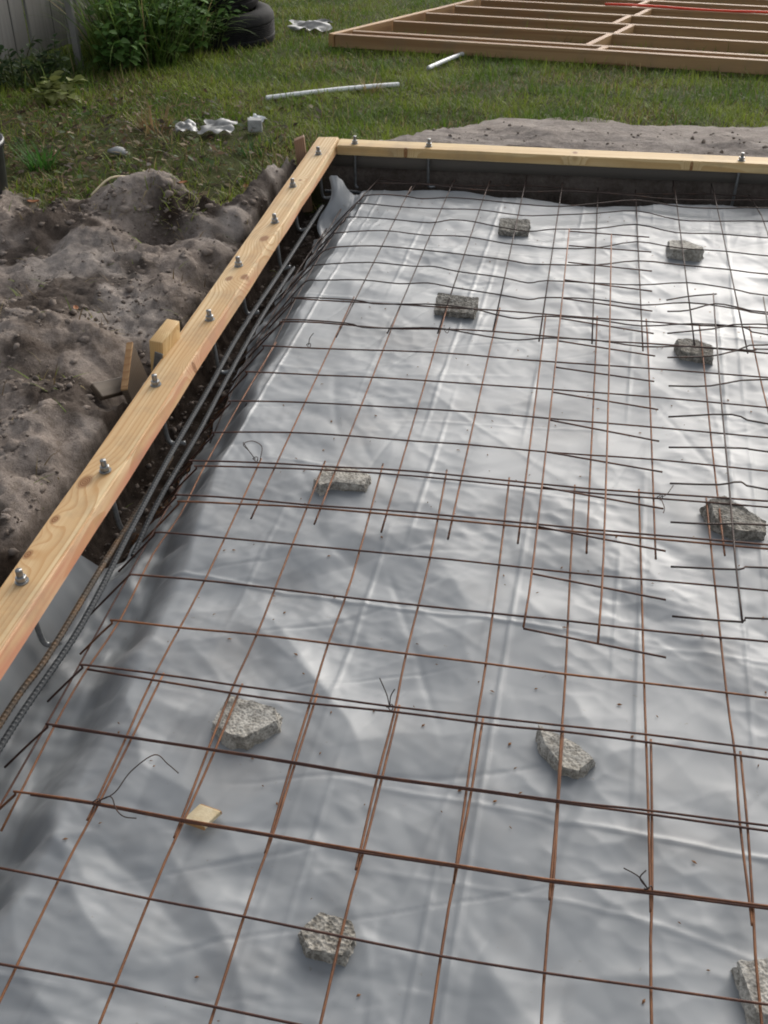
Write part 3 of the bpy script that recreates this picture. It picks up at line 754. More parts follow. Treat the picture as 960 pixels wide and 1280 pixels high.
# ================================================================== WIRE MESH
WR = .0023
def wire(name, pts, mat, parent, sub=3, r=WR):
    P = smooth_path(pts, sub)
    return put(name, *tube(P, r, 6), mat, parent, True)
def ext(p, x1):        # carry a wire on to the right, outside the frame
    (xa, ya), (xb, yb) = p[-2], p[-1]
    if x1 <= xb: return p
    s = np.clip((yb - ya) / max(1e-6, xb - xa), -.03, .03)
    return p + [((xb + x1) / 2, yb + s * (x1 - xb) / 2), (x1, yb + s * (x1 - xb))]
def row(p, z=0.0, drop=None, x1=2.38, zw=.0015):
    p = ext([tuple(q) for q in p], x1)
    out = [(x, y, z + zw * float(pn(x * 4, y * 4, 300))) for x, y in p]
    if drop == 'bend':
        x, y = p[0]; j = random.uniform(-.006, .006); q = random.uniform(.85, 1.12)
        out = [(x - .105 * q, y + j - .012, z - .118 * q), (x - .055 * q, y + j, z - .062 * q), (x - .010, y, z - .009)] + out
    elif drop == 'curl':
        x, y = p[0]; q = random.uniform(.85, 1.25); k = random.uniform(.5, 1.2)
        out = [(x - .175 * q, y - .26 * k, z - .135), (x - .125 * q, y - .15 * k, z - .105), (x - .065 * q, y - .055 * k, z - .05), (x - .02, y - .008, z - .012)] + out
    return out
def colm(p, z=-.0048, pre=None):
    return [(x, y, z) for x, y in p]

sheets = {}
def sheet(key, label, base):
    sheets[key] = thing('wire_mesh', label, 'wire mesh', base); return sheets[key]
s0 = sheet('S0', 'rusty wire mesh sheet nearest the viewer across the bottom of the photo', (.6, -.6, -.045))
for i, p in enumerate(S0r): wire('cross_wire', row([(a, b + (.0022 if i in (1, 2) else 0)) for a, b in p], .001, None), M['rust_dark'], s0)
for k in range(2):
    yk = -.750 - .1524 * k
    wire('cross_wire', row([(-.2, yk - .006), (.3, yk), (1.1, yk)] if k else [(.306, -.7507), (.46, -.757), (.76, -.765), (1.1, -.76)], .001), M['rust_dark'], s0) if k else None
p5 = S0r.pop() ; 
wire('cross_wire', row([(-.2, -.905), (.3, -.905), (1.1, -.91)], .001), M['rust_dark'], s0)
for c in range(-1, 16):
    x = c * .1524
    dx = .009 + .004 * math.sin(c * 2.1)
    if c == -1: continue
    wire('long_wire', colm([(x + dx, -.135), (x + dx * .8, -.30), (x + .004, -.46), (x - .001, -.62), (x, -1.25)]), M['rust_orange'], s0)
s1 = sheet('S1', 'rusty wire mesh sheet in the lower middle with two stones beneath', (.5, .1, -.045))
for i, p in enumerate(S1r): wire('cross_wire', row(p, .0022 if i < 2 else (.0045 if i == 2 else 0), 'bend'), M['rust_dark' if i % 3 else 'rust'], s1)
for p in S1c:
    q = [tuple(a) for a in p]; a, b = q[-2], q[-1]; d = .025 / (b[1] - a[1]); q.append((b[0] + (b[0] - a[0]) * d, b[1] + .022))
    wire('long_wire', colm([(q[0][0], q[0][1] - .03)] + q), M['rust_orange'], s1)
for c in range(8, 16): wire('long_wire', colm([(c * .1524, -.48), (c * .1524, .1), (c * .1524 - .002, .64)]), M['rust_orange'], s1)
wire('long_wire', [(x, y, -.020) for x, y in cm1], M['rust_orange'], s1)
wire('long_wire', [(-.205, y, -.085 + .006 * math.sin(y * 5)) for y in np.linspace(-.6, .62, 9)], M['rust_dark'], s1)
s2 = sheet('S2', 'rusty wire mesh sheet in the middle of the slab with straight flat wires', (.5, .95, -.045))
for i, p in enumerate(S2r): wire('cross_wire', row(p, .003 if i < 2 else .0015, 'bend'), M['rust_dark'], s2)
for p in S2c:
    q = [tuple(a) for a in p]
    q = [(q[0][0], q[0][1] + .02)] + q + [(q[-1][0], q[-1][1] - .025)]
    wire('long_wire', colm(q), M['rust'], s2)
for c in range(9, 16): wire('long_wire', colm([(c * .1524 + .035, 1.55), (c * .1524 + .035, .42)]), M['rust'], s2)
s3 = sheet('S3', 'dark wavy wire mesh sheet at the far end below the back form board', (.6, 2.0, -.045))
S3r[0] = [(-.085, 2.40), (-.02, 2.425)] + S3r[0]
for i, p in enumerate(S3r): wire('cross_wire', row(p, .006 if i > 6 else .001, 'curl', zw=.004), M['black_wire'], s3)
for yk in (2.57, 2.66):      # rows already over the far trench
    q = [(x, yk + .055 * x + .02 * math.sin(x * 9 + yk * 20)) for x in np.linspace(-.08, 2.38, 14)]
    wire('cross_wire', [(x, y, -.012 if yk < 2.6 else -.03) for x, y in q], M['black_wire'], s3)
for p in S3c:
    (xa, ya), (xb, yb) = p[0], p[1]; q = [tuple(a) for a in p]
    yt = 2.735 + .05 * xa; t = xa + (xa - xb) / (ya - yb) * (yt - ya)
    q3 = [(t, yt, -.045)] + ([(xa, ya, -.012)] if ya < yt - .05 else []) + [(x, y, -.004) for x, y in q[(0 if ya < 2.5 else 1):]]
    wire('long_wire', q3, M['black_wire'], s3)
for c in range(10, 16): wire('long_wire', [(c * .1524, 2.82, -.04), (c * .1524, 2.6, -.01), (c * .1524, 2.0, -.004), (c * .1524, 1.36, -.004)], M['black_wire'], s3)
wire('long_wire', [(x, y, z) for (x, y), z in zip(S3L, (-.02, -.024, -.03, -.05, -.09))], M['black_wire'], s3)
wire('long_wire', [(-.185, 2.40, -.06), (-.205, 2.0, -.085), (-.215, 1.6, -.10), (-.235, 1.2, -.115), (-.225, .85, -.14)], M['black_wire'], s3)
wire('long_wire', [(-.22, 2.3, -.10), (-.235, 1.9, -.10), (-.245, 1.5, -.12), (-.25, 1.1, -.13)], M['black_wire'], s3)
sD = sheet('D', 'narrow two column strip of wire mesh laid over the middle sheets', (.75, 1.1, -.045))
for p in Dr: wire('cross_wire', [(x, y, .0062) for x, y in p], M['rust_dark'], sD)
for p in Dc: wire('long_wire', [(x, y, .0105) for x, y in p], M['rust'], sD)
sE = sheet('E', 'black offcut of wire mesh with loose ends lying at the right', (1.15, .95, -.045))
for i, p in enumerate(Er): wire('cross_wire', [(x, y, .010 + .010 * abs(math.sin(x * 14 + i)) * (x > 1.03)) for x, y in ext([tuple(q) for q in p], 2.3 if i else 1.157)], M['black_wire'], sE)
for p in Ec: wire('long_wire', [(x, y, .0145) for x, y in p], M['black_wire'], sE)
for dx in (.152, .305, .457, .61, .762, .914, 1.067): wire('long_wire', [(x + dx, y, .0145) for x, y in Ec[0]], M['black_wire'], sE)

# ---- tie wires
def tie(label, pts):
    o = thing('tie_wire', label, 'tie wire', pts[0])
    put('strand', *tube(smooth_path(pts, 5), .0011, 5), M['black_wire'], o, True)
    return o
def tie2(label, c, ends, zend):
    o = thing('tie_wire', label, 'tie wire', c)
    th = np.linspace(0, 6.6, 14)
    put('strand', *tube([(c[0] + .006 * math.cos(t), c[1] + .004 * math.sin(t * 2), c[2] + .006 * math.sin(t)) for t in th], .0011, 5), M['black_wire'], o, True)
    for e in ends: put('strand', *tube(smooth_path([c] + e, 6), .0011, 5), M['black_wire'], o, True)
tie2('black tie wire with two upright ends on the double wire in the centre', (.4506, -.151, .004), [[(.444, -.145, .03), (.428, -.13, .055)], [(.452, -.148, .03), (.458, -.14, .042)]], 0)
tie2('long curled black tie wire at the lower left crossing', (.004, -.448, .004), [[(.03, -.43, .012), (.045, -.39, .022), (.075, -.355, .03), (.10, -.362, .02), (.122, -.372, .012)], [(.03, -.445, .02), (.045, -.462, .012), (.06, -.468, .004), (.078, -.462, -.004)]], 0)
tie2('small black tie wire at the lower right crossing', (.9117, -.452, .004), [[(.895, -.44, .016), (.872, -.43, .018)], [(.897, -.444, .018), (.905, -.435, .028)]], 0)
tie2('curled black tie wire on the double wire at left of centre', (-.012, .588, .006), [[(-.03, .60, .02), (-.045, .605, .035), (-.03, .63, .03), (-.005, .625, .02), (0.0, .59, .006)], [(-.03, .60, .02), (-.05, .62, .03)]], 0)
tie2('thin looped black tie wire between the strip and the right offcut', (.957, .60, .01), [[(.972, .61, .012), (.985, .64, .012), (.99, .655, .01)], [(.962, .585, .01), (.967, .56, .008), (.964, .545, .006)]], 0)
tie2('small black tie wire standing on the left end of a middle wire', (-.022, 1.19, .002), [[(-.02, 1.2, .02), (-.012, 1.215, .03)]], 0)
tie2('short black tie wire on the double wire near the far stone', (.36, 1.345, .006), [[(.37, 1.34, .02)]], 0)

# ================================================================== REBAR
def rebar(label, pts, mat, r=.0062):
    o = thing('rebar', label, 'rebar', pts[0])
    P = smooth_path(pts, 10); d = np.r_[0, np.cumsum(np.linalg.norm(np.diff(P, axis=0), axis=1))]
    s = np.arange(0, d[-1], .0035); P = np.stack([np.interp(s, d, P[:, i]) for i in range(3)], 1)
    V, F = tube(P, [r * (1.13 if i % 3 == 0 else .97) for i in range(len(P))], 8)
    put('bar', V, F, mat, o, False)
    for side in (-1, 1): put('rib', *tube(P[::4] + np.array((side * r * .8, 0, r * .55)), .0016, 4), mat, o)
    return o
rebar('long grey ribbed bar running the whole trench beside the left form board', [(-.24, -.9, -.06), (-.2475, -.32, -.06), (-.232, .01, -.06), (-.2486, .352, -.06), (-.262, .66, -.06), (-.268, 1.0, -.06), (-.278, 1.35, -.06), (-.269, 1.8, -.06), (-.262, 2.42, -.06)], M['rebar'])
rebar('brown rusty ribbed bar left of the grey one at the lower left', [(-.265, -.9, -.058), (-.274, -.266, -.060), (-.262, -.08, -.060), (-.264, .173, -.062), (-.27, .35, -.075), (-.275, .7, -.09)], M['rebar_rust'])
rebar('thinner grey ribbed bar on the slab side of the long bar, further up the trench', [(-.232, .30, -.10), (-.238, .5, -.085), (-.236, .8, -.08), (-.245, 1.1, -.078), (-.252, 1.5, -.08), (-.247, 1.9, -.085)], M['rebar'], .0056)
rebar('dark bar crossing the trench at the far end of the slab', [(-.27, 2.50, -.03), (-.17, 2.54, -.04), (-.05, 2.60, -.07), (.6, 2.66, -.11), (2.0, 2.74, -.11)], M['rebar'], .006)

# ================================================================== CONCRETE CHUNKS
def chunk(label, x, y, outline, h, rot, mat='concrete', tilt=(0, 0), taper=.88, seed=0):
    o = thing('concrete_chunk', label, 'concrete chunk', (x, y, -.052))
    o.rotation_euler = (R_(tilt[0]), R_(tilt[1]), R_(rot))
    bm = bmesh.new(); P = np.array(outline, float)
    b = [bm.verts.new((px, py, 0)) for px, py in P]; c = P.mean(0)
    t = [bm.verts.new((c[0] + (px - c[0]) * taper + random.uniform(-.004, .004), c[1] + (py - c[1]) * taper + random.uniform(-.004, .004), h * random.uniform(.80, .95))) for px, py in P]
    n = len(P)
    bm.faces.new(b[::-1]); bm.faces.new(t)
    for i in range(n): bm.faces.new((b[i], b[(i + 1) % n], t[(i + 1) % n], t[i]))
    bmesh.ops.triangulate(bm, faces=bm.faces)
    bmesh.ops.subdivide_edges(bm, edges=bm.edges, cuts=3, use_grid_fill=True)
    bmesh.ops.subdivide_edges(bm, edges=bm.edges, cuts=1, use_grid_fill=True)
    bm.normal_update()
    for v in bm.verts:
        p = v.co.copy(); q = p * 60
        side = 1 - abs(v.normal.z)
        a = .0030 * side + .0006
        d = float(pn(q.x + seed * 7 + q.z * .7, q.y - q.z * .9, 400 + seed)) * 1.2 + .6 * float(pn(q.x * 2.3 + q.z, q.y * 2.3 + seed, 430))
        v.co += v.normal * d * a * 1.6
    putl('block', bm, M[mat], o, False)
    return o
chunk('big pale concrete chunk with a pointed left end under the double wire', .190, -.205, [(-.058, -.028), (-.03, -.052), (.02, -.050), (.066, .004), (.058, .040), (-.05, .046), (-.056, .01)], .044, -3, seed=1)
chunk('wedge shaped concrete chunk leaning under the lower right wires', .772, -.168, [(-.058, .034), (-.046, -.006), (.004, -.050), (.036, -.046), (.062, -.006), (.02, .024)], .040, -6, tilt=(0, 4), seed=2)
chunk('round edged concrete chunk at the bottom centre of the slab', .432, -.592, [(-.046, -.004), (-.028, -.034), (.034, -.038), (.047, -.006), (.036, .030), (-.02, .034)], .031, 0, 'concrete_dark', seed=3)
chunk('concrete chunk cut off by the bottom right corner', 1.098, -.566, [(-.058, .036), (-.045, -.05), (.06, -.06), (.07, .04), (.0, .05)], .044, 4, seed=4)
chunk('flat grey concrete slab piece in the middle left of the mesh', .205, .585, [(-.070, -.022), (-.046, -.052), (-.02, -.028), (.062, -.026), (.072, .03), (.03, .044), (-.055, .040)], .040, 2, 'concrete', taper=.92, seed=5)
chunk('thick dark chunk with a pale broken corner at the right edge', 1.128, .590, [(-.070, .046), (-.052, -.026), (.0, -.056), (.068, -.046), (.074, .0), (-.03, .068)], .050, 3, 'concrete_dark', tilt=(8, 6), seed=6)
chunk('squat brown concrete chunk between the strip and the far right wires', 1.083, 1.415, [(-.056, .040), (-.044, -.034), (.0, -.046), (.055, -.042), (.058, .012), (.0, .040)], .046, 0, 'concrete_dark', tilt=(6, 0), seed=7)
chunk('pale triangular concrete chunk far right with a dirty smear beside it', 1.092, 2.17, [(-.064, .04), (-.06, -.05), (.05, -.05), (.068, -.016), (.0, .06)], .046, 0, 'concrete', seed=8)
chunk('brick shaped paver half tipped up with a dark top near the far middle', .362, 1.585, [(-.066, -.036), (.06, -.044), (.068, .03), (-.068, .04)], .050, 2, 'concrete_dark', tilt=(20, 0), taper=.96, seed=9)
chunk('small dark paver piece farthest back under the wavy wires', .49, 2.262, [(-.054, -.036), (.0, -.048), (.056, -.03), (.056, .034), (-.056, .034)], .046, 0, 'concrete_dark', tilt=(14, 0), taper=.96, seed=10)
ch = thing('wood_chip', 'small cream wood chip with brown edges under the lower left wires', 'wood chip', (.176, -.418, -.045))
ch.rotation_euler = (R_(4), R_(-3), R_(-14))
bm = boxbm(.042, .036, .009, .001, 1)
for v in bm.verts: v.co.x += v.co.y * .28
xf(bm, Matrix.Translation((0, 0, .012))); putl('chip', bm, M['chip'], ch)
for yo in (-.0185, .0187):
    bm = boxbm(.042, .004, .008, .001, 1)
    xf(bm, Matrix.Translation((yo * .28, yo, .0105))); putl('bark_edge', bm, M['chip_edge'], ch)
# leaf flecks and dirt on the sheet
n = 260
xs = rng.uniform(-.05, 1.3, n); ys = rng.uniform(-.8, 2.5, n); zs = plastic_z(xs, ys) + .002
V, F = [], []
for x, y, z in zip(xs, ys, zs):
    a = rng.random() * 6.28; l = rng.uniform(.002, .006); q = l * rng.uniform(.25, .6); b = len(V)
    for dx, dy, dz in ((-l, 0, 0), (0, -q, .001), (l, 0, 0), (0, q, .001), (0, 0, .002)):
        V.append((x + dx * math.cos(a) - dy * math.sin(a), y + dx * math.sin(a) + dy * math.cos(a), z + dz))
    F += [(b, b + 1, b + 4), (b + 1, b + 2, b + 4), (b + 2, b + 3, b + 4), (b + 3, b, b + 4)]
tag(put('soil_flecks', V, F, M['root']), 'tiny flecks of soil and bark scattered on the grey sheet', kind='stuff')

# ================================================================== WALL FRAME ON THE LAWN
def lz(x, y): return float(lawn_z(y)) + .012
fr = thing('timber_wall_frame', 'unclad timber stud wall frame lying flat on the far lawn', 'wall frame', (-.85, 5.27, -.17))
def stick(name, p, q, mat, w=.036, h=.074, dz=0.0, lab=None):
    """a 2x4 on edge from p to q (top centre line, on the sloping lawn)"""
    a = Vector((p[0], p[1], lawn_z(p[1]) + .089 - h / 2 + dz)); b = Vector((q[0], q[1], lawn_z(q[1]) + .089 - h / 2 + dz))
    d = b - a; L = d.length
    bm = boxbm(w, L, h, .002, 1) if mat != M['stud_x'] else boxbm(L, w, h, .002, 1)
    m = frame_mat((a + b) / 2, d, Vector((0, 0, 1)).cross(d)) if mat == M['stud_x'] else frame_mat((a + b) / 2, d.cross(Vector((0, 0, 1))), d)
    o = put_bm(name, bm, mat, None)
    o.parent = fr; o.matrix_local = Matrix.Translation(-Vector(ROOT[fr.name])) @ m
    return o
u_ = Vector((1, -.087, 0)).normalized(); v_ = Vector((.345, .94, 0)).normalized()
O = Vector((-.85, 5.275, 0))
def P_(s, t): q = O + u_ * s + v_ * t; return (q.x, q.y)
stick('plate', P_(0.0, -.02), P_(0, 4.2), M['stud_y'])
ST = [.0, .15, .66, 1.10, 1.53, 1.96, 2.40, 2.85, 3.3, 3.75]
for i, t in enumerate([0.0, .155, .66, 1.105, 1.54, 1.97, 2.42, 2.86, 3.3, 3.74, 4.18]):
    stick('stud', P_(.02 if i == 0 else .045, t), P_(4.6, t + .0), M['stud_x'])
for i in range(2, 9):
    t0, t1 = [0.0, .155, .66, 1.105, 1.54, 1.97, 2.42, 2.86, 3.3, 3.74][i - 1:i + 1]
    s = 1.54 - .18 * t0 + (.03 if i % 2 else -.02) * 1.6
    stick('blocking', P_(s, t0 + .02), P_(s - .03, t1 - .02), M['stud_y'], dz=.0)
stick('blocking', P_(1.60, .02), P_(1.60, .135), M['stud_y'])
rd = thing('red_strip', 'long thin orange red strip lying along a stud near the top edge of the photo', 'plastic strip', (*P_(1.9, 1.975), lawn_z(P_(1.9, 1.975)[1]) + .09))
p, q = P_(.95, 1.985), P_(3.0, 1.985)
pts = [(p[0] * (1 - t) + q[0] * t, p[1] * (1 - t) + q[1] * t, lawn_z(p[1] * (1 - t) + q[1] * t) + .099 + .004 * math.sin(t * 13)) for t in np.linspace(0, 1, 24)]
put('strip', *tube(pts, .0085, 6), M['red'], rd, True)

# ================================================================== LAWN LITTER
def pipe(label, p, q, r=.0115):
    pts = [(p[0] * (1 - t) + q[0] * t, p[1] * (1 - t) + q[1] * t, lawn_z(p[1] * (1 - t) + q[1] * t) + .017 + .006 * math.sin(t * 3)) for t in np.linspace(0, 1, 14)]
    o = thing('white_pipe', label, 'pipe', pts[0]); put('tube', *tube(pts, r, 10, cap=False), M['pvc'], o, True)
    put('inner_wall', *tube(pts, r * .8, 10, cap=True), M['pvc'], o, True)
pipe('long white plastic pipe lying in the grass behind the form corner', (-.843, 3.73), (-.266, 4.221))
pipe('shorter white plastic pipe in the grass just in front of the wall frame', (-.18, 4.72), (.03, 5.43), .012)
def crumple_scrap(name, label, x, y, sx, sy, hh, rot, mat, seed):
    o = thing(name, label, 'plastic scrap', (x, y, lawn_z(y) + .02))
    t = np.linspace(-.5, .5, 20); A, B_ = np.meshgrid(t, t)
    zz = hh * (.45 + 1.1 * np.abs(pn(A * 1.5 + seed * 1.37, B_ * 1.5 + .3, seed)) + .8 * np.abs(pn(A * 2.6 - B_ * 2.2 + seed * .77, B_ * 1.3 + A, seed + 5)) + .7 * B_ - 1.0 * A * A) 
    xx = A * sx * (1 + .3 * pn(B_ * 3, A * 0, seed + 1)); yy_ = B_ * sy * (1 + .3 * pn(A * 3, B_ * 0, seed + 2))
    c, s = math.cos(rot), math.sin(rot)
    put('film', np.stack([x + xx * c - yy_ * s, y + xx * s + yy_ * c, lawn_z(y) + .022 + zz], -1).reshape(-1, 3), gridF(20, 20), mat, o)
crumple_scrap('plastic_scrap', 'small crumpled piece of clear plastic, left of two in the grass', -1.0, 3.0,   .09, .12, .016, .4, M['scrap'], 3)
crumple_scrap('plastic_scrap', 'larger crumpled piece of clear plastic, right of two in the grass', -.865, 3.03, .14, .14, .018, .1, M['scrap'], 9)
crumple_scrap('plastic_scrap', 'torn white plastic lying in the grass right of the tyres', -1.13, 5.85, .26, .18, .03, .2, M['scrap'], 14)
crumple_scrap('plastic_scrap', 'tiny white plastic shred behind the grey block', -.74, 3.22, .07, .04, .02, -.4, M['pvc'], 17)
gb = thing('grey_block', 'small grey concrete block standing in the grass by the clear plastic', 'concrete block', (-.712, 3.08, .0))
bm = boxbm(.062, .05, .05, .005, 2); xf(bm, Matrix.Translation((0, 0, .028)) @ Matrix.Rotation(.3, 4, 'Z'))
for v in bm.verts: v.co += Vector((random.uniform(-.002, .002), 0, random.uniform(-.003, .003)))
putl('block', bm, M['grey_block'], gb)
st = thing('flat_stone', 'flat grey stone half buried in the scrubby grass on the left', 'stone', (-1.18, 2.66, .02))
putvf('stone', (iv * np.array((.045, .03, .016)) * (1 + .15 * rng.standard_normal((len(iv), 1))), [tuple(f) for f in if_]), M['grey_block'], st, True)

# ================================================================== TYRES
def tyre(label, x, y, z, tiltx, R=.315, W=.205):
    o = thing('tyre', label, 'tyre', (x, y, z)); o.rotation_euler = (R_(tiltx), R_(tiltx * .4), .3)
    hw = W / 2
    prof = [(R * .60, -hw * .72), (R * .66, -hw * .95), (R * .80, -hw * 1.02), (R * .93, -hw * .93), (R * .985, -hw * .72), (R, -hw * .45)]
    for k in range(-3, 4): prof += [(R, hw * .11 * k - .006), (R - .007, hw * .11 * k - .004), (R - .007, hw * .11 * k + .004), (R, hw * .11 * k + .006)]
    prof += [(R, hw * .45), (R * .985, hw * .72), (R * .93, hw * .93), (R * .80, hw * 1.02), (R * .66, hw * .95), (R * .60, hw * .72), (R * .62, 0), (R * .60, -hw * .72)]
    V, F = lathe(prof, 48, (0, 0, hw)); putvf('casing', (V, F), M['rubber'], o, True)
    for s in (-1, 1):
        tt = np.linspace(0, 2 * math.pi, 49)
        putvf('bead', tube([(R * .605 * math.cos(t), R * .605 * math.sin(t), hw + s * hw * .74) for t in tt], .008, 6, False), M['rubber'], o, True)
ty = 5.34
tyre('black tyre lying flat at the bottom of the pile beside the weeds', -1.555, ty, float(lawn_z(ty)) - .005, 0)
tyre('black tyre on top of the pile, leaning back', -1.66, ty + .05, float(lawn_z(ty)) + .205, 4)
bkt = thing('black_bucket', 'black round container at the left edge beside the dug soil', 'container', (-1.47, 2.02, .02))
V, F = lathe([(.0, .0), (.105, .0), (.112, .01), (.128, .20), (.136, .205), (.136, .225), (.128, .225), (.12, .215), (.10, .02), (0, .02)], 28)
putvf('wall', (V, F), M['black_plastic'], bkt, True)

# ================================================================== FENCE
fe = thing('board_fence', 'weathered grey vertical board fence behind the weeds at the upper left', 'fence', (-2.45, 4.1, -.1))
fd = Vector((.085, 1, 0)).normalized()
for i in range(-6, 26):
    c = Vector((-2.43, 4.08, 0)) + fd * (.138 * i); hgt = 1.75 + random.uniform(-.02, .02)
    bm = boxbm(.016, .132, hgt, .002, 1); z0 = float(lawn_z(c.y)) + .03
    m = Matrix.Translation((c.x + random.uniform(-.006, .006), c.y, z0 + hgt / 2)) @ Matrix.Rotation(-math.atan(.085), 4, 'Z') @ Matrix.Rotation(R_(random.uniform(-.8, .8)), 4, 'X')
    o = put_bm('board', xf(bm, m), M['fence'], fe)
for z in (.35, 1.4):
    a = Vector((-2.43, 4.08, 0)) + fd * (-.9); b = Vector((-2.43, 4.08, 0)) + fd * 3.5
    put('rail', *tube([(a.x - .035, a.y, lawn_z(a.y) + z), (b.x - .035, b.y, lawn_z(b.y) + z)], .025, 4), M['fence'], fe)
po = thing('grey_post', 'thin pale weathered post standing in the weeds beside the fence', 'post', (-2.06, 4.26, -.11))
bm = boxbm(.036, .03, 1.3, .003, 1); xf(bm, Matrix.Translation((0, 0, .64)) @ Matrix.Rotation(R_(-1.5), 4, 'Y')); putl('post', bm, M['fence'], po)

# ================================================================== GRASS AND WEEDS
def blades(x, y, z, L, Wd, head, lean, curl, col, nseg=2, tipc=None):
    n = len(x); P = np.stack([x, y, z], -1); V = np.empty((n, nseg * 2 + 1, 3)); C = np.empty((n, nseg * 2 + 1, 3))
    hd = np.stack([np.cos(head), np.sin(head), 0 * head], -1); sd_ = np.stack([-np.sin(head), np.cos(head), 0 * head], -1)
    for k in range(nseg + 1):
        t = k / nseg; wd = (Wd * (1 - t ** 1.6) * .5)[:, None]
        cc = col * (1 - t) + (col if tipc is None else tipc) * t
        if k < nseg:
            V[:, 2 * k] = P - sd_ * wd; V[:, 2 * k + 1] = P + sd_ * wd; C[:, 2 * k] = C[:, 2 * k + 1] = cc
        else: V[:, 2 * k] = P; C[:, 2 * k] = cc
        a = lean + curl * (t + .5 / nseg); st_ = L / nseg
        P = P + hd * (np.sin(a) * st_)[:, None] + np.array((0, 0, 1.0)) * (np.cos(a) * st_)[:, None]
    f = []
    for k in range(nseg - 1): f += [(2 * k, 2 * k + 1, 2 * k + 3), (2 * k, 2 * k + 3, 2 * k + 2)]
    f += [(2 * nseg - 2, 2 * nseg - 1, 2 * nseg)]
    F = (np.array(f)[None] + (np.arange(n) * (nseg * 2 + 1))[:, None, None]).reshape(-1, 3)
    return V.reshape(-1, 3), F, C.reshape(-1, 3)
def gcol(x, y, n, dry=0.0):
    g1 = np.array((.135, .205, .022)); g2 = np.array((.26, .305, .045)); g3 = np.array((.075, .15, .018)); st_ = np.array((.34, .27, .13)); br_ = np.array((.17, .115, .055))
    a = ss(-.4, .4, pn(x * 2.4, y * 2.4, 500) + rng.normal(0, .22, n))[:, None]
    c = g3 * (1 - a) + g2 * a; c = c * .6 + g1 * .4
    d = rng.random(n) < (.08 + dry + .34 * ss(.08, .5, pn(x * 1.6, y * 1.6, 501)))
    c[d] = np.where(rng.random((d.sum(), 1)) < .55, st_, br_) * rng.uniform(.6, 1.1, (d.sum(), 1))
    return c * rng.uniform(.72, 1.25, (n, 1))
n = 300000
u = rng.random(n)
y = 1.9 + 6.2 * u ** 1.25; x = rng.uniform(-1, 1, n) * (1.3 + .33 * (y + 1.5)) + .25 - .12 * y
lm = lawn_mask(x, y)
sparse = np.where((y < 3.15 + .25 * pn(x * 2, y * 2, 505)) & (x < -.62), .13 + .36 * ss(-.1, .4, pn(x * 3.5, y * 3.5, 502)), 1.0) * (1 - .35 * ss(.05, .4, pn(x * 2.1, y * 2.1, 503)))
keep = (rng.random(n) < lm * sparse)
x, y = x[keep], y[keep]; n = len(x)
L = rng.gamma(5, .0078, n) * (1 + .35 * pn(x * 3, y * 3, 504)); L = np.clip(L, .012, .11)
V, F, C = blades(x, y, ground_z(x, y) - .003, L, rng.uniform(.0028, .0062, n), rng.random(n) * 6.283, rng.uniform(.15, 1.15, n), rng.uniform(.1, .9, n), gcol(x, y, n, np.where((y < 3.2) & (x < -.4), .22, 0)), 2)
tag(put('lawn_grass', V, F, M['leaf'], col=C), 'short rough lawn grass mixed with dry straw', kind='stuff')

# small tufts and dead straw on the dug soil
n = 9000
x = rng.uniform(-1.5, -.37, n); y = rng.uniform(.1, 2.7, n)
dens = np.exp(-(((x + .72) / .10) ** 2 + ((y - 2.03) / .14) ** 2)) * 1.0 + np.exp(-(((x + .62) / .06) ** 2 + ((y - .78) / .05) ** 2)) * .6 + np.exp(-(((x + .66) / .05) ** 2 + ((y - 1.16) / .04) ** 2)) * .6 + np.exp(-(((x + .47) / .03) ** 2 + ((y - .40) / .04) ** 2)) * .5 + np.exp(-(((x + .77) / .12) ** 2 + ((y - 1.93) / .05) ** 2)) * .8 + .035
k_ = rng.random(n) < dens; x, y = x[k_], y[k_]; n = len(x)
V, F, C = blades(x, y, ground_z(x, y) - .002, rng.uniform(.02, .075, n), rng.uniform(.002, .0045, n), rng.random(n) * 6.283, rng.uniform(.3, 1.4, n), rng.uniform(.1, 1.0, n), gcol(x, y, n, .45), 2)
tag(put('sparse_grass', V, F, M['leaf'], col=C), 'sparse tufts and dead straw on the dug soil', kind='stuff')
# leaf litter and small broad leaves in the scrub on the left
n = 5200
x = rng.uniform(-2.6, -.45, n); y = rng.uniform(1.95, 3.9, n)
k_ = (lawn_mask(x, y) > .3) & (rng.random(n) < np.exp(-((y - 2.7) / .75) ** 2) * ss(-.3, -1.1, x + .35 * pn(x * 3, y * 3, 510)) + .06)
x, y = x[k_], y[k_]; n = len(x); l = rng.uniform(.008, .024, n); wv = l * rng.uniform(.3, .55, n); h = rng.random(n) * 6.283; tl = rng.uniform(-.5, .5, n); z = ground_z(x, y) + rng.uniform(.004, .03, n)
dv = np.stack([np.cos(h), np.sin(h), tl], -1); sv = np.stack([-np.sin(h), np.cos(h), rng.uniform(-.5, .5, n)], -1); p = np.stack([x, y, z], -1)
V = np.stack([p - dv * l[:, None], p - sv * wv[:, None] + (0, 0, .003), p + dv * l[:, None], p + sv * wv[:, None] + (0, 0, .003)], 1)
pal = np.array([(.10, .055, .03), (.17, .10, .05), (.06, .04, .025), (.09, .12, .03), (.06, .10, .025), (.22, .17, .09), (.05, .035, .02)])
C = np.repeat((pal[rng.integers(0, len(pal), n)] * rng.uniform(.7, 1.2, (n, 1)))[:, None], 4, 1)
tag(put('leaf_litter', V.reshape(-1, 3), np.arange(n * 4).reshape(-1, 4), M['leaf'], col=C.reshape(-1, 3)), 'dead leaves and small weeds littering the scrubby ground', kind='stuff')
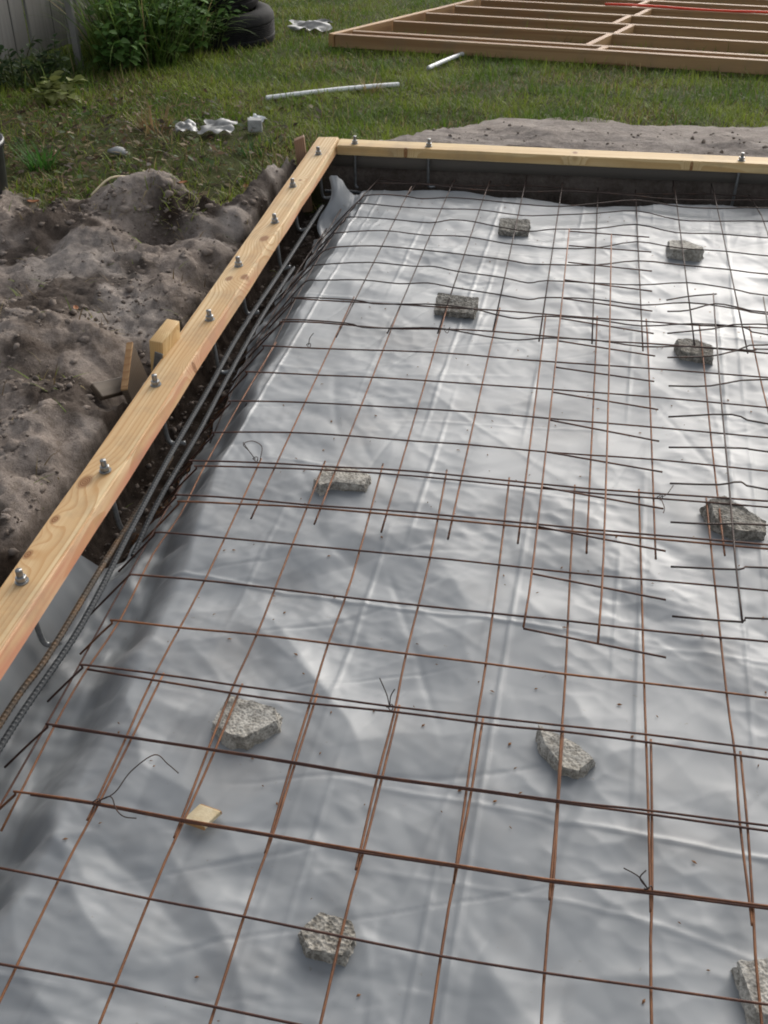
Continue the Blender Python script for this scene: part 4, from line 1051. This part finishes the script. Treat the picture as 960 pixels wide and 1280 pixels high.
# roots hanging in the cut face of the trench
V, F = [], []
for i in range(150):
    y0 = rng.uniform(.15, 1.25) if i < 105 else rng.uniform(1.2, 2.5); x0 = min(-.185 + rng.normal(0, .016), float(xl(y0)) - .01); z0 = float(ground_z(x0, y0)) + .006
    a = rng.random() * 6.28; l = rng.uniform(.02, .07)
    pts = [(x0 + l * t * math.cos(a) * .5 + .006 * math.sin(t * 7 + i), y0 + l * t * math.sin(a), z0 - .03 * t * t + .012 * math.sin(t * 5 + i)) for t in np.linspace(0, 1, 6)]
    v, f = tube(pts, rng.uniform(.0008, .0018), 4, False); b = len(V); V += v; F += [tuple(q + b for q in g_) for g_ in f]
tag(put('soil_roots', V, F, M['root']), 'fine rusty brown roots in the cut soil of the trench', kind='stuff')

def clump(name, label, cat, x, y, nb, hgt, spread, wd, c1, c2, group=None, lean=.5, curl=1.1, dry=.06):
    z = float(ground_z(x, y))
    o = thing(name, label, cat, (x, y, z), group)
    a = rng.random(nb) * 6.283; r = spread * np.sqrt(rng.random(nb)); bx = x + r * np.cos(a); by = y + r * np.sin(a)
    t = rng.random((nb, 1)); c = np.array(c1) * (1 - t) + np.array(c2) * t
    d = rng.random(nb) < dry; c[d] = np.array((.34, .27, .13))
    V, F, C = blades(bx, by, np.full(nb, z - .01), hgt * rng.uniform(.45, 1.1, nb), wd * rng.uniform(.6, 1.3, nb), a + rng.normal(0, .7, nb), rng.uniform(.02, lean, nb), rng.uniform(.2, curl * 1.6, nb), c, 6)
    put('blades', V, F, M['leaf'], o, col=C); return o
def leafy(name, label, cat, x, y, nst, hgt, spread, leaf, c1, c2, group=None):
    z = float(ground_z(x, y)); o = thing(name, label, cat, (x, y, z), group)
    sv, sf = [], []; V, F, C = [], [], []
    for i in range(nst):
        a = rng.random() * 6.283; r = spread * math.sqrt(rng.random()); h = hgt * rng.uniform(.5, 1.1); ln = rng.uniform(.05, .5)
        b = np.array((x + r * math.cos(a) * .5, y + r * math.sin(a) * .5, z)); e = b + np.array((math.cos(a) * ln * h, math.sin(a) * ln * h, h)); mid = (b + e) / 2 + np.array((0, 0, h * .12))
        P = smooth_path([b, mid, e], 5); v, f = tube(P, np.linspace(.004, .0015, len(P)), 4, False); q = len(sv); sv += v; sf += [tuple(w_ + q for w_ in g_) for g_ in f]
        for k in range(int(9 + 9 * h)):
            t = rng.uniform(.2, 1); p = P[min(len(P) - 1, int(t * len(P)))]
            ha = rng.random() * 6.283; l = leaf * rng.uniform(.6, 1.3); wv = l * rng.uniform(.28, .42); el = rng.uniform(-.5, .6)
            d = np.array((math.cos(ha) * math.cos(el), math.sin(ha) * math.cos(el), math.sin(el))); s = np.array((-math.sin(ha), math.cos(ha), rng.uniform(-.4, .4)))
            n_ = np.array((0, 0, 1.0)); qn = len(V); col = np.array(c1) + (np.array(c2) - np.array(c1)) * rng.random(); col = col * rng.uniform(.75, 1.25)
            for (fl_, fs, fz) in ((0.05, 0, 0), (.4, -.5, .10), (.4, .5, .10), (.45, 0, 0), (.75, -.36, .04), (.75, .36, .04), (1.05, 0, -.12)):
                V.append(p + d * l * fl_ + s * wv * fs * 2 + n_ * l * fz); C.append(col)
            F += [(qn, qn + 1, qn + 3), (qn, qn + 3, qn + 2), (qn + 1, qn + 4, qn + 3), (qn + 3, qn + 4, qn + 6), (qn + 3, qn + 6, qn + 5), (qn + 3, qn + 5, qn + 2)]
    put('stems', sv, sf, M['leaf'], o, col=np.tile(np.array((.07, .08, .03)), (len(sv), 1)))
    put('leaves', np.array(V), np.array(F), M['leaf'], o, col=np.array(C)); return o
G1, G2 = (.075, .14, .022), (.19, .28, .07)
TG = 'tall grass clumps in the weeds'
for (x, y, h, nb) in [(-1.90, 4.45, .62, 150), (-1.86, 4.75, .72, 170), (-1.72, 4.55, .55, 140), (-2.05, 4.95, .75, 160), (-1.78, 5.1, .7, 150), (-1.66, 4.9, .5, 120), (-2.0, 5.5, .8, 150), (-1.75, 5.5, .7, 130), (-2.2, 5.2, .75, 120)]:
    clump('tall_grass', 'arching clump of tall green grass crowded between the fence and the tyres', 'grass', x, y, nb, h, .14, .011, G1, G2, TG)
for (x, y, h) in [(-2.24, 3.95, .14), (-2.16, 4.12, .14), (-2.28, 4.25, .12), (-2.0, 4.02, .2), (-2.32, 3.8, .2), (-2.05, 3.75, .2)]:
    clump('weed_tuft', 'dark grassy weed tuft growing against the foot of the grey fence', 'weed', x, y, 110, h, .12, .010, (.05, .09, .02), (.12, .17, .045), 'weed tufts along the fence', .8, 1.2)
for (x, y, h, nst) in [(-1.70, 4.72, .38, 16), (-1.55, 4.98, .34, 16), (-1.62, 5.2, .42, 16), (-1.76, 4.20, .22, 10), (-1.48, 5.18, .26, 12), (-1.80, 4.28, .30, 14), (-1.78, 4.42, .40, 18), (-1.66, 4.52, .36, 16), (-1.60, 4.78, .34, 16), (-1.72, 4.95, .5, 18), (-1.9, 4.66, .55, 16)]:
    leafy('leafy_weed', 'bushy dark green leafy weed at the edge of the tall grass near the tyres', 'weed', x, y, nst, h, .14, .055, (.055, .125, .026), (.13, .24, .055), 'leafy weeds beside the tyres')
for (x, y, h, nst) in [(-2.15, 3.72, .22, 9), (-1.98, 3.82, .2, 9), (-2.3, 3.62, .22, 9)]:
    leafy('creeping_weed', 'low dark creeping weed with small leaves below the fence', 'weed', x, y, nst, h, .16, .045, (.02, .045, .013), (.055, .085, .03), 'creeping weeds below the fence')
leafy('yellow_weed', 'low yellow green broadleaf weed with a browned leaf on the left', 'weed', -1.80, 3.45, 7, .09, .13, .07, (.16, .19, .05), (.24, .26, .09))
clump('grass_tuft', 'small bright green grass tuft in the scrub at far left', 'grass', -1.43, 2.47, 70, .15, .05, .006, (.04, .13, .02), (.07, .19, .03), None, .5, .8, 0)
clump('grass_tuft', 'short green grass tuft beside the plastic scraps', 'grass', -.62, 2.80, 80, .09, .08, .005, (.03, .09, .016), (.06, .14, .03), None, .9, .9, .05)
clump('dry_grass_tuft', 'tuft of dead straw grass lying over the long white pipe', 'dry grass', -.39, 4.10, 90, .13, .05, .006, (.36, .28, .14), (.24, .17, .08), None, 1.3, 1.2, 0)
clump('dry_grass_tuft', 'wispy dead straw tuft in the lawn right of the white pipe', 'dry grass', -.02, 4.2, 50, .11, .10, .005, (.30, .24, .12), (.22, .17, .08), None, 1.4, 1.0, 0)
clump('dry_grass_tuft', 'reddish dead stalks standing in the scrub left of the clear plastic', 'dry grass', -1.16, 3.05, 60, .16, .08, .006, (.26, .16, .09), (.20, .15, .06), None, .9, .5, 0)
def dleaf(label, x, y, l, rot):
    z = float(ground_z(x, y)) + .008; o = thing('dead_leaf', label, 'leaf', (x, y, z))
    V = []; F = []
    for i, t in enumerate(np.linspace(-1, 1, 7)):
        wv = l * .45 * math.sqrt(max(0, 1 - t * t)) + .001
        for s in (-1, 0, 1): V.append((t * l, s * wv, .25 * l * abs(s) + .15 * l * t * t))
    for i in range(6):
        for j in range(2): F.append((i * 3 + j, (i + 1) * 3 + j, (i + 1) * 3 + j + 1, i * 3 + j + 1))
    c, s = math.cos(rot), math.sin(rot); V = [(a * c - b * s, a * s + b * c, q) for a, b, q in V]
    putvf('blade', (V, F), M['dryleaf'], o, True)
dleaf('orange brown dead leaf at the edge of the dug soil', -.71, 2.12, .020, .5)
dleaf('brown dead leaf near the sand pile by the form corner', -.56, 2.40, .020, 1.8)
dleaf('brick red dead leaf beside the black container at far left', -1.25, 2.02, .022, .2)
dleaf('rust coloured dead leaf on the dug soil left of the block', -.72, 1.18, .014, 2.2)
sw = thing('straw_stalk', 'bent dry straw stalk lying across the soil mound', 'straw', (-.97, 2.0, .12))
put('stalk', *tube(smooth_path([(x, y, float(ground_z(x, y)) + .022) for x, y in [(-1.0, 1.98), (-.95, 2.05), (-.90, 2.13), (-.86, 2.22)]], 4), .004, 5), M['chip'], sw, True)
